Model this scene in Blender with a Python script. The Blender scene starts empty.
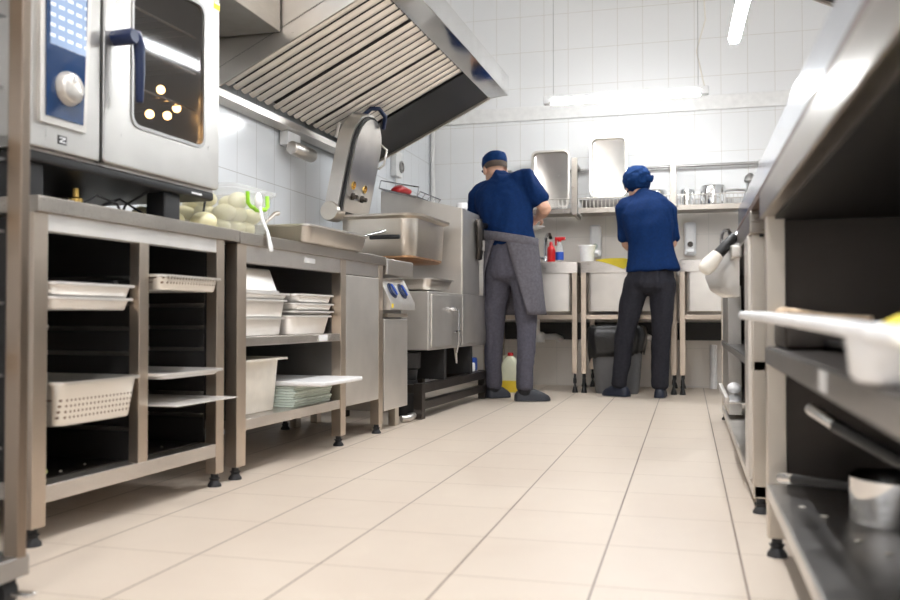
import bpy, bmesh, math, random
from mathutils import Vector, Matrix, noise
random.seed(7)
S = bpy.context.scene
C = S.collection
PI = math.pi
# ------------------------------------------------------------------ materials
def new_mat(name):
    m = bpy.data.materials.new(name); m.use_nodes = True
    nt = m.node_tree
    return m, nt, nt.nodes['Principled BSDF']
def link(nt, a, b): nt.links.new(a, b)
def plain(name, col, rough=.5, metal=0., var=.06, scale=18., coat=0., bump=0., trans=0.):
    m, nt, b = new_mat(name)
    n = nt.nodes.new('ShaderNodeTexNoise'); n.inputs['Scale'].default_value = scale; n.inputs['Detail'].default_value = 4
    tc = nt.nodes.new('ShaderNodeTexCoord'); link(nt, tc.outputs['Object'], n.inputs['Vector'])
    r = nt.nodes.new('ShaderNodeValToRGB')
    r.color_ramp.elements[0].position = .3; r.color_ramp.elements[1].position = .7
    r.color_ramp.elements[0].color = (*[c * (1 - var) for c in col], 1)
    r.color_ramp.elements[1].color = (*[min(1, c * (1 + var)) for c in col], 1)
    link(nt, n.outputs['Fac'], r.inputs['Fac']); link(nt, r.outputs['Color'], b.inputs['Base Color'])
    b.inputs['Roughness'].default_value = rough; b.inputs['Metallic'].default_value = metal
    b.inputs['Coat Weight'].default_value = coat
    b.inputs['Transmission Weight'].default_value = trans
    if name.endswith('cotton'): b.inputs['Specular IOR Level'].default_value = .15
    if bump:
        bp = nt.nodes.new('ShaderNodeBump'); bp.inputs['Strength'].default_value = bump; bp.inputs['Distance'].default_value = .004
        link(nt, n.outputs['Fac'], bp.inputs['Height']); link(nt, bp.outputs['Normal'], b.inputs['Normal'])
    return m
def steel(name, col, rough, stretch=(3, 3, 60), var=.1, wob=.02, metal=1.):
    """brushed stainless steel: streaked roughness, faint sheet waviness"""
    m, nt, b = new_mat(name)
    tc = nt.nodes.new('ShaderNodeTexCoord'); mp = nt.nodes.new('ShaderNodeMapping')
    mp.inputs['Scale'].default_value = stretch
    link(nt, tc.outputs['Object'], mp.inputs['Vector'])
    n = nt.nodes.new('ShaderNodeTexNoise'); n.inputs['Scale'].default_value = 6; n.inputs['Detail'].default_value = 5
    link(nt, mp.outputs['Vector'], n.inputs['Vector'])
    mr = nt.nodes.new('ShaderNodeMapRange'); mr.inputs['To Min'].default_value = max(.02, rough - var); mr.inputs['To Max'].default_value = rough + var
    link(nt, n.outputs['Fac'], mr.inputs['Value']); link(nt, mr.outputs['Result'], b.inputs['Roughness'])
    n2 = nt.nodes.new('ShaderNodeTexNoise'); n2.inputs['Scale'].default_value = 5
    link(nt, tc.outputs['Object'], n2.inputs['Vector'])
    r = nt.nodes.new('ShaderNodeValToRGB')
    r.color_ramp.elements[0].color = (*[c * .86 for c in col], 1); r.color_ramp.elements[1].color = (*col, 1)
    r.color_ramp.elements[0].position = .3; r.color_ramp.elements[1].position = .65
    link(nt, n2.outputs['Fac'], r.inputs['Fac']); link(nt, r.outputs['Color'], b.inputs['Base Color'])
    bp = nt.nodes.new('ShaderNodeBump'); bp.inputs['Strength'].default_value = wob * 10; bp.inputs['Distance'].default_value = .002
    link(nt, n2.outputs['Fac'], bp.inputs['Height']); link(nt, bp.outputs['Normal'], b.inputs['Normal'])
    b.inputs['Metallic'].default_value = metal
    return m
def emit(name, col, st):
    m, nt, b = new_mat(name)
    b.inputs['Base Color'].default_value = (.9, .9, .9, 1)
    b.inputs['Emission Color'].default_value = (*col, 1); b.inputs['Emission Strength'].default_value = st
    return m
def math_node(nt, op, a, b=None, c=None):
    n = nt.nodes.new('ShaderNodeMath'); n.operation = op
    for i, v in enumerate((a, b, c)):
        if v is None: continue
        if isinstance(v, (int, float)): n.inputs[i].default_value = v
        else: link(nt, v, n.inputs[i])
    return n.outputs[0]
def line_mask(nt, coord, pitch, off, half):
    """1 on a grout line, 0 elsewhere"""
    v = math_node(nt, 'SUBTRACT', coord, off); v = math_node(nt, 'DIVIDE', v, pitch)
    v = math_node(nt, 'FRACT', v); v = math_node(nt, 'SUBTRACT', v, .5); v = math_node(nt, 'ABSOLUTE', v)
    return math_node(nt, 'GREATER_THAN', v, .5 - half / pitch)
def mix(nt, f, a, b):
    n = nt.nodes.new('ShaderNodeMix'); n.data_type = 'RGBA'
    for sock, v in ((n.inputs[0], f), (n.inputs[6], a), (n.inputs[7], b)):
        if isinstance(v, tuple): sock.default_value = (*v, 1)
        elif isinstance(v, (int, float)): sock.default_value = v
        else: link(nt, v, sock)
    return n.outputs[2]
def tile_wall(name, axis, zsplit, upper, lower, grout, low_size=(.4, .3), rough=.16):
    m, nt, b = new_mat(name)
    tc = nt.nodes.new('ShaderNodeTexCoord'); sp = nt.nodes.new('ShaderNodeSeparateXYZ'); link(nt, tc.outputs['Object'], sp.inputs[0])
    h = sp.outputs[axis]; z = sp.outputs[2]
    up = math_node(nt, 'MAXIMUM', line_mask(nt, h, .2, .06, .0017), line_mask(nt, z, .3, .06, .0017))
    lo = math_node(nt, 'MAXIMUM', line_mask(nt, h, low_size[0], .16, .0022), line_mask(nt, z, low_size[1], .01, .0022))
    isup = math_node(nt, 'GREATER_THAN', z, zsplit)
    n = nt.nodes.new('ShaderNodeTexNoise'); n.inputs['Scale'].default_value = 1.7; link(nt, tc.outputs['Object'], n.inputs['Vector'])
    base = mix(nt, isup, lower, upper)
    base = mix(nt, math_node(nt, 'MULTIPLY', n.outputs['Fac'], .08), base, tuple(c * .6 for c in upper))
    mask = nt.nodes.new('ShaderNodeMix'); mask.data_type = 'FLOAT'
    link(nt, isup, mask.inputs[0]); link(nt, lo, mask.inputs[2]); link(nt, up, mask.inputs[3])
    col = mix(nt, mask.outputs[0], base, grout)
    link(nt, col, b.inputs['Base Color'])
    b.inputs['Roughness'].default_value = rough; b.inputs['Specular IOR Level'].default_value = .35
    bp = nt.nodes.new('ShaderNodeBump'); bp.inputs['Strength'].default_value = .25; bp.inputs['Distance'].default_value = .002; bp.invert = True
    link(nt, mask.outputs[0], bp.inputs['Height']); link(nt, bp.outputs['Normal'], b.inputs['Normal'])
    return m
def floor_mat():
    m, nt, b = new_mat('floor_tile')
    tc = nt.nodes.new('ShaderNodeTexCoord'); sp = nt.nodes.new('ShaderNodeSeparateXYZ'); link(nt, tc.outputs['Object'], sp.inputs[0])
    lx = line_mask(nt, sp.outputs[0], .304, -.495, .0022); ly = line_mask(nt, sp.outputs[1], .335, 1.834, .0019)
    n = nt.nodes.new('ShaderNodeTexNoise'); n.inputs['Scale'].default_value = 2.2; n.inputs['Detail'].default_value = 6; n.inputs['Distortion'].default_value = 1.2
    link(nt, tc.outputs['Object'], n.inputs['Vector'])
    n2 = nt.nodes.new('ShaderNodeTexNoise'); n2.inputs['Scale'].default_value = 14; n2.inputs['Detail'].default_value = 5
    link(nt, tc.outputs['Object'], n2.inputs['Vector'])
    base = mix(nt, n.outputs['Fac'], (.55, .455, .37), (.66, .58, .49))
    base = mix(nt, math_node(nt, 'MULTIPLY', n2.outputs['Fac'], .25), base, (.72, .64, .55))
    col = mix(nt, math_node(nt, 'MULTIPLY', ly, .75), base, (.34, .26, .2))
    col = mix(nt, lx, col, (.17, .12, .09))
    link(nt, col, b.inputs['Base Color'])
    mr = nt.nodes.new('ShaderNodeMapRange'); mr.inputs['To Min'].default_value = .28; mr.inputs['To Max'].default_value = .5
    link(nt, n.outputs['Fac'], mr.inputs['Value']); link(nt, mr.outputs['Result'], b.inputs['Roughness'])
    bp = nt.nodes.new('ShaderNodeBump'); bp.inputs['Strength'].default_value = .4; bp.inputs['Distance'].default_value = .0015; bp.invert = True
    link(nt, math_node(nt, 'MAXIMUM', lx, ly), bp.inputs['Height']); link(nt, bp.outputs['Normal'], b.inputs['Normal'])
    return m
def clear(name, tint, amount, rough=.15):
    """thin see-through plastic or glass: part transparent, part glossy sheet"""
    m, nt, b = new_mat(name)
    b.inputs['Base Color'].default_value = (*tint, 1); b.inputs['Roughness'].default_value = rough
    t = nt.nodes.new('ShaderNodeBsdfTransparent'); mx = nt.nodes.new('ShaderNodeMixShader')
    mx.inputs[0].default_value = amount
    link(nt, t.outputs[0], mx.inputs[1]); link(nt, b.outputs[0], mx.inputs[2])
    link(nt, mx.outputs[0], nt.nodes['Material Output'].inputs['Surface'])
    return m
def screen(name):
    m, nt, b = new_mat(name)
    tc = nt.nodes.new('ShaderNodeTexCoord'); sp = nt.nodes.new('ShaderNodeSeparateXYZ'); link(nt, tc.outputs['Object'], sp.inputs[0])
    a = line_mask(nt, sp.outputs[1], .031, .062, .010); c = line_mask(nt, sp.outputs[2], .026, 1.257, .004)
    col = mix(nt, math_node(nt, 'MULTIPLY', a, c), (.22, .29, .42), (.7, .75, .82))
    link(nt, col, b.inputs['Base Color']); link(nt, col, b.inputs['Emission Color']); b.inputs['Emission Strength'].default_value = .28
    b.inputs['Roughness'].default_value = .12
    return m
def perforated(name, base):
    """steel sheet with rows of small dark holes"""
    m, nt, b = new_mat(name)
    tc = nt.nodes.new('ShaderNodeTexCoord'); sp = nt.nodes.new('ShaderNodeSeparateXYZ'); link(nt, tc.outputs['Object'], sp.inputs[0])
    p = .0145
    def fr(s):
        v = math_node(nt, 'DIVIDE', s, p); v = math_node(nt, 'FRACT', v); v = math_node(nt, 'SUBTRACT', v, .5); return math_node(nt, 'MULTIPLY', v, v)
    d = math_node(nt, 'MULTIPLY', math_node(nt, 'LESS_THAN', math_node(nt, 'ADD', fr(sp.outputs[1]), fr(sp.outputs[2])), .05), 1.)
    inz = math_node(nt, 'MULTIPLY', math_node(nt, 'GREATER_THAN', sp.outputs[2], .014), math_node(nt, 'LESS_THAN', sp.outputs[2], .068))
    d = math_node(nt, 'MULTIPLY', d, inz)
    link(nt, mix(nt, d, base, (.2, .14, .1)), b.inputs['Base Color'])
    b.inputs['Metallic'].default_value = .85; b.inputs['Roughness'].default_value = .36
    return m
M = {}
M['steel'] = steel('brushed_steel', (.68, .645, .60), .32, metal=.96)
M['steel_h'] = steel('brushed_steel_lengthwise', (.66, .62, .58), .3, (3, 60, 60), metal=.97)
M['steel_v'] = steel('brushed_steel_upright', (.62, .60, .57), .32, (40, 40, 2), metal=.97)
M['steel_rail'] = steel('bluish_polished_steel', (.56, .58, .64), .14, (2, 2, 20), .04)
M['pan_steel'] = steel('pale_pan_steel', (.86, .835, .80), .42, (3, 3, 40), metal=.7)
M['steel_edge'] = steel('brushed_steel_edge', (.43, .39, .345), .3, (3, 60, 60))
M['steel_leg'] = steel('brushed_steel_leg', (.62, .53, .44), .33, (40, 40, 2), metal=.97)  # warm tint puts the floor's reflection into the leg colour
M['steel_post'] = steel('brown_tinted_steel', (.30, .24, .19), .36)  # even brown tint for the trolley posts
M['steel_lt'] = steel('pale_satin_steel', (.72, .685, .64), .38, (3, 3, 40), metal=.85)
M['steel_pol'] = steel('polished_steel', (.80, .80, .80), .1, (2, 2, 20), .04)
M['steel_warm'] = steel('warm_tinted_steel', (.72, .66, .58), .36)  # even warm beige tint
M['steel_dk'] = steel('dark_and_shaded_steel', (.085, .075, .068), .4, var=.1)  # dark steel parts, and steel interiors darkened as if in shade
M['steel_mid'] = steel('grey_steel', (.42, .41, .40), .36)
M['perf'] = perforated('perforated_steel', (.82, .79, .74))
M['chrome'] = plain('chrome', (.6, .6, .62), .06, 1., .01)
M['black'] = plain('black_plastic', (.010, .010, .011), .45)
M['rubber'] = plain('black_rubber', (.02, .02, .022), .6)
M['void'] = plain('black_and_shade', (.013, .012, .012), .5)  # black parts, and interiors with their shade put into the colour
M['white_pl'] = plain('white_plastic', (.82, .82, .82), .35)
M['cream_pl'] = plain('cream_plastic', (.80, .76, .68), .4)
M['navy_pl'] = plain('navy_plastic', (.006, .016, .06), .3)
M['screen'] = plain('dark_blue_glass', (.02, .05, .13), .08, coat=.6)
M['screen_on'] = screen('control_display')
M['lime'] = plain('lime_plastic', (.35, .75, .03), .35)
M['yellow'] = plain('yellow_cloth', (.9, .72, .05), .7, bump=.4)
M['sticker'] = plain('yellow_sticker', (.9, .68, .02), .5)
M['red'] = plain('red_plastic', (.45, .008, .01), .3)
M['blue'] = plain('blue_plastic', (.02, .08, .42), .35)
M['potato'] = plain('peeled_potato', (.86, .80, .50), .45, var=.12, scale=10)
M['carrot'] = plain('orange_food', (.8, .28, .04), .5)
M['green_veg'] = plain('pale_green_peel', (.55, .55, .2), .6)
M['skin'] = plain('skin', (.62, .36, .25), .5, var=.06)
M['hair'] = plain('dark_hair', (.075, .052, .038), .7)
M['navy'] = plain('navy_cotton', (.003, .020, .085), .85, var=.15, scale=60, bump=.25)
M['navy_cap'] = plain('navy_cap_cotton', (.004, .026, .10), .85, var=.15, scale=60, bump=.25)
M['grey_cl'] = plain('grey_trouser_cotton', (.085, .082, .104), .85, var=.15, scale=60, bump=.25)
M['grey_ap'] = plain('grey_apron_cotton', (.115, .108, .124), .85, var=.15, scale=60, bump=.25)
M['dark_cl'] = plain('charcoal_cotton', (.024, .024, .031), .85, var=.15, scale=60, bump=.25)
M['shoe'] = plain('dark_shoe_foam', (.022, .024, .032), .6)
M['shoe_navy'] = plain('navy_clog_foam', (.010, .014, .03), .5)
M['sock'] = plain('black_sock', (.012, .012, .015), .9)
M['bin'] = plain('grey_bin_plastic', (.12, .122, .128), .45)
M['bag'] = plain('black_bag_plastic', (.005, .005, .006), .3, scale=25, bump=.8)
M['green_tr'] = plain('pale_green_plastic', (.55, .62, .56), .4)
M['brass'] = plain('brass', (.75, .5, .15), .25, 1.)
M['burnt'] = plain('burnt_steel', (.36, .2, .1), .4, .8, .2)
M['ceil'] = plain('white_paint', (.8, .78, .75), .8)
M['trunk'] = plain('white_trunking', (.82, .81, .79), .4)
M['duct'] = steel('duct_steel', (.26, .235, .205), .45)
M['filter'] = steel('filter_steel', (.93, .885, .82), .32, (3, 3, 3), .05, 0., .7)
M['glass'] = clear('oven_glass', (.04, .035, .03), .42, .05)
M['box_pl'] = clear('clear_box_plastic', (.88, .9, .9), .24, .2)
M['can_pl'] = plain('translucent_canister', (.80, .80, .60), .35, trans=.25)
M['can_liq'] = plain('yellow_liquid', (.85, .62, .05), .3, trans=.2)
M['tube'] = emit('tube_light', (.98, .975, .985), 62.)
M['tube_back'] = emit('tube_light_dimmer', (.95, .98, 1.), 30.)
M['glint_glow'] = emit('glint_bead', (1., .55, .2), 7.)  # glow of the beads that imitate warm reflections
M['brown'] = plain('brown_gap_strip', (.10, .06, .045), .5)
M['wood'] = plain('pale_wood', (.68, .52, .36), .6, var=.15)
M['wall_b'] = tile_wall('back_wall_tile', 0, 1.385, (.84, .84, .835), (.76, .71, .65), (.64, .61, .56), rough=.3)
M['wall_s'] = tile_wall('side_wall_tile', 1, -5, (.80, .83, .86), (.8, .8, .8), (.52, .52, .52))
M['wall_f'] = tile_wall('front_wall_tile', 0, -5, (.82, .82, .82), (.8, .8, .8), (.55, .52, .5))
M['floor'] = floor_mat()
# ------------------------------------------------------------------ mesh building
class MB:
    def __init__(s, wn=False): s.bm = bmesh.new(); s.wn = wn
    def box(s, x0, x1, y0, y1, z0, z1, bev=0., seg=2, mat=None):
        r = bmesh.ops.create_cube(s.bm, size=1.)
        vs = r['verts']
        T = Matrix.Translation(((x0 + x1) / 2, (y0 + y1) / 2, (z0 + z1) / 2)) @ Matrix.Diagonal((abs(x1 - x0), abs(y1 - y0), abs(z1 - z0), 1))
        bmesh.ops.transform(s.bm, matrix=(mat @ T if mat else T), verts=vs)
        if bev:
            s.wn = True
            es = list({e for v in vs for e in v.link_edges})
            bmesh.ops.bevel(s.bm, geom=es, offset=bev, segments=seg, affect='EDGES', profile=.5)
        return s
    def loft(s, rings, cap=True, closed=False):
        vr = [[s.bm.verts.new(p) for p in r] for r in rings]
        n = len(vr[0])
        m = len(vr)
        for i in range(m if closed else m - 1):
            a, b = vr[i], vr[(i + 1) % m]
            for k in range(n):
                s.bm.faces.new((a[k], a[(k + 1) % n], b[(k + 1) % n], b[k]))
        if cap and not closed:
            s.bm.faces.new(vr[0][::-1]); s.bm.faces.new(vr[-1])
        return s
    def tube(s, pts, r, n=8, cap=True):
        pts = [Vector(p) for p in pts]
        rr = r if isinstance(r, (list, tuple)) else [r] * len(pts)
        rings = []; prev = None
        for i, p in enumerate(pts):
            t = (pts[min(i + 1, len(pts) - 1)] - pts[max(i - 1, 0)]).normalized()
            if prev is None:
                u = t.orthogonal().normalized()
            else:
                u = prev - t * prev.dot(t)
                u = u.normalized() if u.length > 1e-6 else t.orthogonal().normalized()
            prev = u; w = t.cross(u)
            rings.append([p + (u * math.cos(2 * PI * k / n) + w * math.sin(2 * PI * k / n)) * rr[i] for k in range(n)])
        return s.loft(rings, cap)
    def limb(s, spec, ref=(1, 0, 0), n=16, rnd=True, rnd0=True):
        """tapered elliptical limb: spec = [(point, half width along ref, half depth)]"""
        P = [Vector(a[0]) for a in spec]; ref = Vector(ref); rings = []
        def ring(p, t, a, b):
            u = ref - t * ref.dot(t); u.normalize(); w = t.cross(u)
            return [p + u * (a * math.cos(2 * PI * k / n)) + w * (b * math.sin(2 * PI * k / n)) for k in range(n)]
        for i in range(len(P)):
            t = (P[min(i + 1, len(P) - 1)] - P[max(i - 1, 0)]).normalized()
            a, b = spec[i][1], spec[i][2]
            if i == 0 and rnd and rnd0:
                for q in (.15, .6, .9):
                    rings.append(ring(P[0] - t * min(a, b) * .6 * math.sqrt(1 - q * q), t, a * q, b * q))
            rings.append(ring(P[i], t, a, b))
            if i == len(P) - 1 and rnd:
                for q in (.9, .6, .15):
                    rings.append(ring(P[-1] + t * min(a, b) * .6 * math.sqrt(1 - q * q), t, a * q, b * q))
        return s.loft(rings)
    def lathe(s, prof, c=(0, 0, 0), n=24, axis='z', cap=True, mat=None):
        rings = []
        for r, z in prof:
            ring = []
            for k in range(n):
                a = 2 * PI * k / n; x, y = r * math.cos(a), r * math.sin(a)
                v = Vector((x, y, z)) if axis == 'z' else (Vector((z, x, y)) if axis == 'x' else Vector((x, z, y)))
                if mat: v = mat @ v
                ring.append(v + Vector(c))
            rings.append(ring)
        return s.loft(rings, cap)
    def ell(s, c, r, n=16, m=10, mat=None):
        rr = []
        for i in range(1, m):
            a = PI * i / m
            rr.append((math.sin(a), -math.cos(a)))
        rings = []
        for q, z in [(.02, -1)] + rr + [(.02, 1)]:
            ring = []
            for k in range(n):
                v = Vector((q * math.cos(2 * PI * k / n) * r[0], q * math.sin(2 * PI * k / n) * r[1], z * r[2]))
                if mat: v = mat @ v
                ring.append(v + Vector(c))
            rings.append(ring)
        return s.loft(rings)
    def prism(s, poly, d0, d1, axis='y'):
        """polygon in the plane across axis, extruded from d0 to d1 along it"""
        def f(a, b, d): return {'y': (a, d, b), 'x': (d, a, b), 'z': (a, b, d)}[axis]
        return s.loft([[f(a, b, d0) for a, b in poly], [f(a, b, d1) for a, b in poly]])
    def build(s, name, mat, parent=None, smooth=True, loc=None, rotz=0.):
        bmesh.ops.recalc_face_normals(s.bm, faces=s.bm.faces)
        me = bpy.data.meshes.new(name); s.bm.to_mesh(me); s.bm.free()
        me.materials.append(M[mat] if isinstance(mat, str) else mat)
        if smooth:
            me.polygons.foreach_set('use_smooth', [True] * len(me.polygons))
            me.set_sharp_from_angle(angle=math.radians(50))
        o = bpy.data.objects.new(name, me); C.objects.link(o)
        if smooth and s.wn:
            wn = o.modifiers.new('face_weighted_normals', 'WEIGHTED_NORMAL'); wn.keep_sharp = True; wn.weight = 100
        if parent is not None: o.parent = parent
        if loc is not None: o.location = loc
        if rotz: o.rotation_euler = (0, 0, rotz)
        return o
def rrect(lx, ly, r, z, n=5, cx=0, cy=0):
    r = min(r, lx / 2 - 1e-4, ly / 2 - 1e-4); out = []
    for sx, sy, a0 in ((1, 1, 0), (-1, 1, PI / 2), (-1, -1, PI), (1, -1, 1.5 * PI)):
        for k in range(n + 1):
            a = a0 + PI / 2 * k / n
            out.append((cx + sx * (lx / 2 - r) + r * math.cos(a), cy + sy * (ly / 2 - r) + r * math.sin(a), z))
    return out
def pan_mb(lx, ly, h, rim=.012, r=.035, taper=.006, t=.0025, mb=None):
    """open rectangular pan with rounded corners and a rolled flange"""
    mb = mb or MB()
    ox, oy = lx - 2 * rim, ly - 2 * rim
    b = 2 * taper
    mb.loft([rrect(ox - b - .01, oy - b - .01, r * .8, 0), rrect(ox - b, oy - b, r, .004), rrect(ox, oy, r, h - .008),
             rrect(lx, ly, r + .008, h - .007), rrect(lx, ly, r + .008, h), rrect(ox - 2 * t, oy - 2 * t, r, h),
             rrect(ox - b - 2 * t, oy - b - 2 * t, r, t + .002), rrect(ox - b - .012, oy - b - .012, r * .8, t)])
    return mb
def tag(o, label, cat, group=None, kind=None):
    if label: o['label'] = label
    if cat: o['category'] = cat
    if group: o['group'] = group
    if kind: o['kind'] = kind
    return o
def thing(name, label, cat, loc=(0, 0, 0), rotz=0., group=None):
    o = bpy.data.objects.new(name, None); C.objects.link(o); o.empty_display_size = .05
    o.location = loc; o.rotation_euler = (0, 0, rotz)
    return tag(o, label, cat, group)
def copy_tree(o, parent=None):
    c = o.copy(); C.objects.link(c)
    if parent is not None: c.parent = parent
    for ch in list(o.children): copy_tree(ch, c)
    return c
def struct(name, mb, mat): return tag(mb.build(name, mat, smooth=False), None, None, kind='structure')
# the run of units along the left wall stands about 2.5 degrees askew to the floor tiles
TH = math.atan(.044); OL = (-1.512, 1.785)
def LW(u, x, z=0.):
    """u along the run, x out from its front towards the aisle"""
    return (OL[0] + math.sin(TH) * u + math.cos(TH) * x, OL[1] + math.cos(TH) * u - math.sin(TH) * x, z)
def thingL(name, label, cat, u=0., x=0., z=0., group=None, rz=0.): return thing(name, label, cat, LW(u, x, z), -TH + rz, group)
def meshL(mb, name, mat, label, cat, u, x, z, group=None, rz=0.):
    return tag(mb.build(name, mat, loc=LW(u, x, z), rotz=-TH + rz), label, cat, group)
# ------------------------------------------------------------------ the room
XL, XR, YB, YF, ZC = -2.12, 1.42, 7.2, -2.6, 3.6
struct('floor', MB().box(XL - .1, XR + .1, YF - .1, YB + .1, -.06, 0), 'floor')
struct('wall_back', MB().box(XL - .1, XR + .1, YB, YB + .1, 0, ZC), 'wall_b')
struct('wall_left', MB().box(XL - .1, XL, YF, YB, 0, ZC), 'wall_s')
struct('wall_right', MB().box(XR, XR + .1, YF, YB, 0, ZC), 'wall_s')
struct('wall_front', MB().box(XL - .1, XR + .1, YF - .1, YF, 0, ZC), 'wall_f')
struct('ceiling', MB().box(XL - .1, XR + .1, YF - .1, YB + .1, ZC, ZC + .06), 'ceil')
struct('trim_1', MB().box(XL, XR, YB - .035, YB, 2.185, 2.30, .004), 'trunk')
struct('black_strip', MB().box(XL, XR, YB - .03, YB, .375, .515, .003), 'void')  # black strip along the back wall below the sink bowls
struct('trim_3', MB().tube([(XL + .03, YB - .03, 0), (XL + .03, YB - .03, ZC)], .018), 'trunk')
# ------------------------------------------------------------------ pendant tube lights
def tube_light(label, p0, p1, group='pendant tube lights', m='tube'):
    a, b = Vector(p0), Vector(p1); mid = (a + b) / 2; L = (b - a).length
    rz = math.atan2((b - a).y, (b - a).x)
    t = thing('pendant_light', label, 'lamp', mid, rz, group)
    h = L / 2
    MB().box(-h, h, -.032, .032, .02, .05, .006).build('housing', 'white_pl', t)
    prof = [(.03 * math.cos(q) * 1.15, .035 * math.sin(q)) for q in [PI + PI * k / 10 for k in range(11)]]
    MB().prism([(y, z + .018) for y, z in prof], -h + .03, h - .03, 'x').build('diffuser', m, t)
    for sx in (-1, 1):
        MB().box(sx * (h - .03), sx * (h + .03), -.03, .03, -.012, .045, .008).build('end_cap', 'white_pl', t)
        MB().tube([(sx * (h - .04), 0, .05), (sx * (h - .04), 0, ZC - mid.z)], .0022, 6).build('suspension_wire', 'steel_mid', t)
    MB().tube([(h - .0, 0, .05), (h - .05, .02, .3), (h + .01, .0, .5), (h - .02, .0, 1.0), (h - .02, 0, ZC - mid.z)], .005, 6).build('power_cable', 'cream_pl', t)
    return t
tube_light('long pendant tube light hanging before the back wall above the sinks', (-.955, 6.2, 2.08), (.115, 6.2, 2.08), m='tube_back')
tube_light('pendant tube light pointing down the room at the top edge beside the right hood', (.275, 5.5, 2.2), (.30, 4.3, 2.2), m='tube_back')
tube_light('added unseen pendant tube light over the middle of the aisle', (-.42, 3.95, 2.75), (-.42, 2.55, 2.75))  # this and the next two: out of view, added to light the room
tube_light('added unseen pendant tube light over the near end of the aisle', (-.42, 1.5, 2.75), (-.42, .1, 2.75))
tube_light('added unseen pendant tube light behind the viewer over the aisle', (-.42, -.6, 2.75), (-.42, -2., 2.75))
# ------------------------------------------------------------------ adjustable foot helper
def foot_mb(x, y, h=.06):
    return MB().lathe([(.012, h), (.012, h * .62), (.018, h * .6), (.013, h * .42), (.022, h * .16), (.023, 0.)], (x, y, 0), 14)
# ------------------------------------------------------------------ oven stand with tray slides
t = thingL('oven_stand', 'near steel stand with two open bays of tray slides under the oven', 'stand')
D = .53
MB().box(-D, .012, -.012, .897, .806, .846, .003).build('worktop', 'steel_edge', t)
for y0, y1, nm in ((-.012, .035, 0), (.779, .824, 0)):
    for x0 in (-.04, -D):
        p = MB().box(x0, x0 + .04, y0, y1, .044, .806, .002).build('leg', 'steel_leg', t)
        q = foot_mb(x0 + .02, (y0 + y1) / 2, .046).build('adjustable_foot', 'rubber', p)
MB().box(-.036, -.002, .035, .779, .763, .806, .002).build('top_rail', 'pan_steel', t)
MB().box(-.036, -.002, .388, .430, .14, .764, .002).build('mullion', 'steel_leg', t)
MB().box(-D, -.001, .035, .779, .10, .142, .002).build('bottom_shelf', 'steel_h', t)
MB().box(-D + .01, -.06, .036, .779, .1425, .145).build('shelf_shade', 'steel_dk', t)  # dark sheet laid on the shelf as painted shade
MB().box(-D, -D + .01, .03, .78, .145, .80).build('back_panel', 'void', t)  # black panels: shade inside the bays put into their colour
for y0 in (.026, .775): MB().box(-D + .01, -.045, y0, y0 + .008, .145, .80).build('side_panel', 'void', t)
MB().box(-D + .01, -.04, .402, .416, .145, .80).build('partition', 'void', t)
for (ya, yb) in ((.036, .401), (.418, .774)):
    for k in range(7):
        z = .24 + .0715 * k
        if True:
            for y, s in ((ya, 1), (yb, -1)):
                sl = MB()
                sl.box(-D + .02, -.045, min(y, y + s * .018), max(y, y + s * .018), z - .0018, z)
                sl.box(-D + .02, -.045, min(y, y + s * .002), max(y, y + s * .002), z - .012, z - .0018)
                sl.build('slide', 'steel_mid', t)
# pans in the stand (long side runs inwards, short end faces the aisle)
def pan(label, u, x, z, lx, ly, h, mat='pan_steel', group=None, name='gastronorm_pan', rz=0., flip=False, **k):
    mb = pan_mb(lx, ly, h, **k)
    if flip: bmesh.ops.transform(mb.bm, matrix=Matrix.Translation((0, 0, h)) @ Matrix.Rotation(PI, 4, 'X'), verts=mb.bm.verts)
    return meshL(mb, name, mat, label, 'pan', u, x, z, group, rz)
GS = 'pans on the oven stand slides'
pan('shallow bright pan high in the near bay, the upper of two', .2185, -.245, .6055, .50, .335, .036, group=GS)
pan('shallow bright pan high in the near bay, the lower of two', .2185, -.25, .571, .50, .335, .034, group=GS)
pan('deep perforated pan low in the near bay', .2185, -.225, .2785, .50, .335, .112, 'perf', GS, 'perforated_pan', taper=.012)
pan('shallow wire-edged perforated pan high in the far bay', .597, -.205, .6315, .50, .328, .045, 'perf', GS, 'perforated_pan')
pan('shallow baking tray in the far bay below the mullion middle', .597, -.195, .3725, .50, .328, .018, group=GS, name='baking_tray')
meshL(MB().box(-.25, .25, -.165, .165, 0, .003, .001), 'oven_sheet', 'pan_steel', 'flat bright sheet sticking out lowest in the far bay', 'sheet', .598, -.16, .2965, GS)
meshL(MB().box(-.12, .01, -.02, .0, 0, .012, .003), 'spatula', 'black', 'black-handled spatula end lying on the upper near pan', 'spatula', .36, -.06, .6425)
meshL(MB().tube([(-.3, 0, .003), (.0, .0, .003), (.03, .02, .003)], .003), 'skewer', 'steel_lt', 'thin bright rod lying on a slide in the near bay', 'rod', .052, -.06, .5265)
meshL(MB().ell((0, 0, .009), (.012, .016, .009)), 'vegetable_scrap', 'green_veg', 'small yellow-green vegetable scrap on the stand bottom shelf', 'scrap', .13, -.1, .1455)
for k in range(6):
    meshL(MB().ell((0, 0, .002), (.003 + .002 * random.random(), .005, .002), 8, 5), 'crumb', 'steel_lt', 'tiny pale crumb on the stand bottom shelf', 'crumb', .07 + .115 * k, -.07 - .02 * (k % 3), .1455, 'crumbs on the stand shelf')
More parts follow.
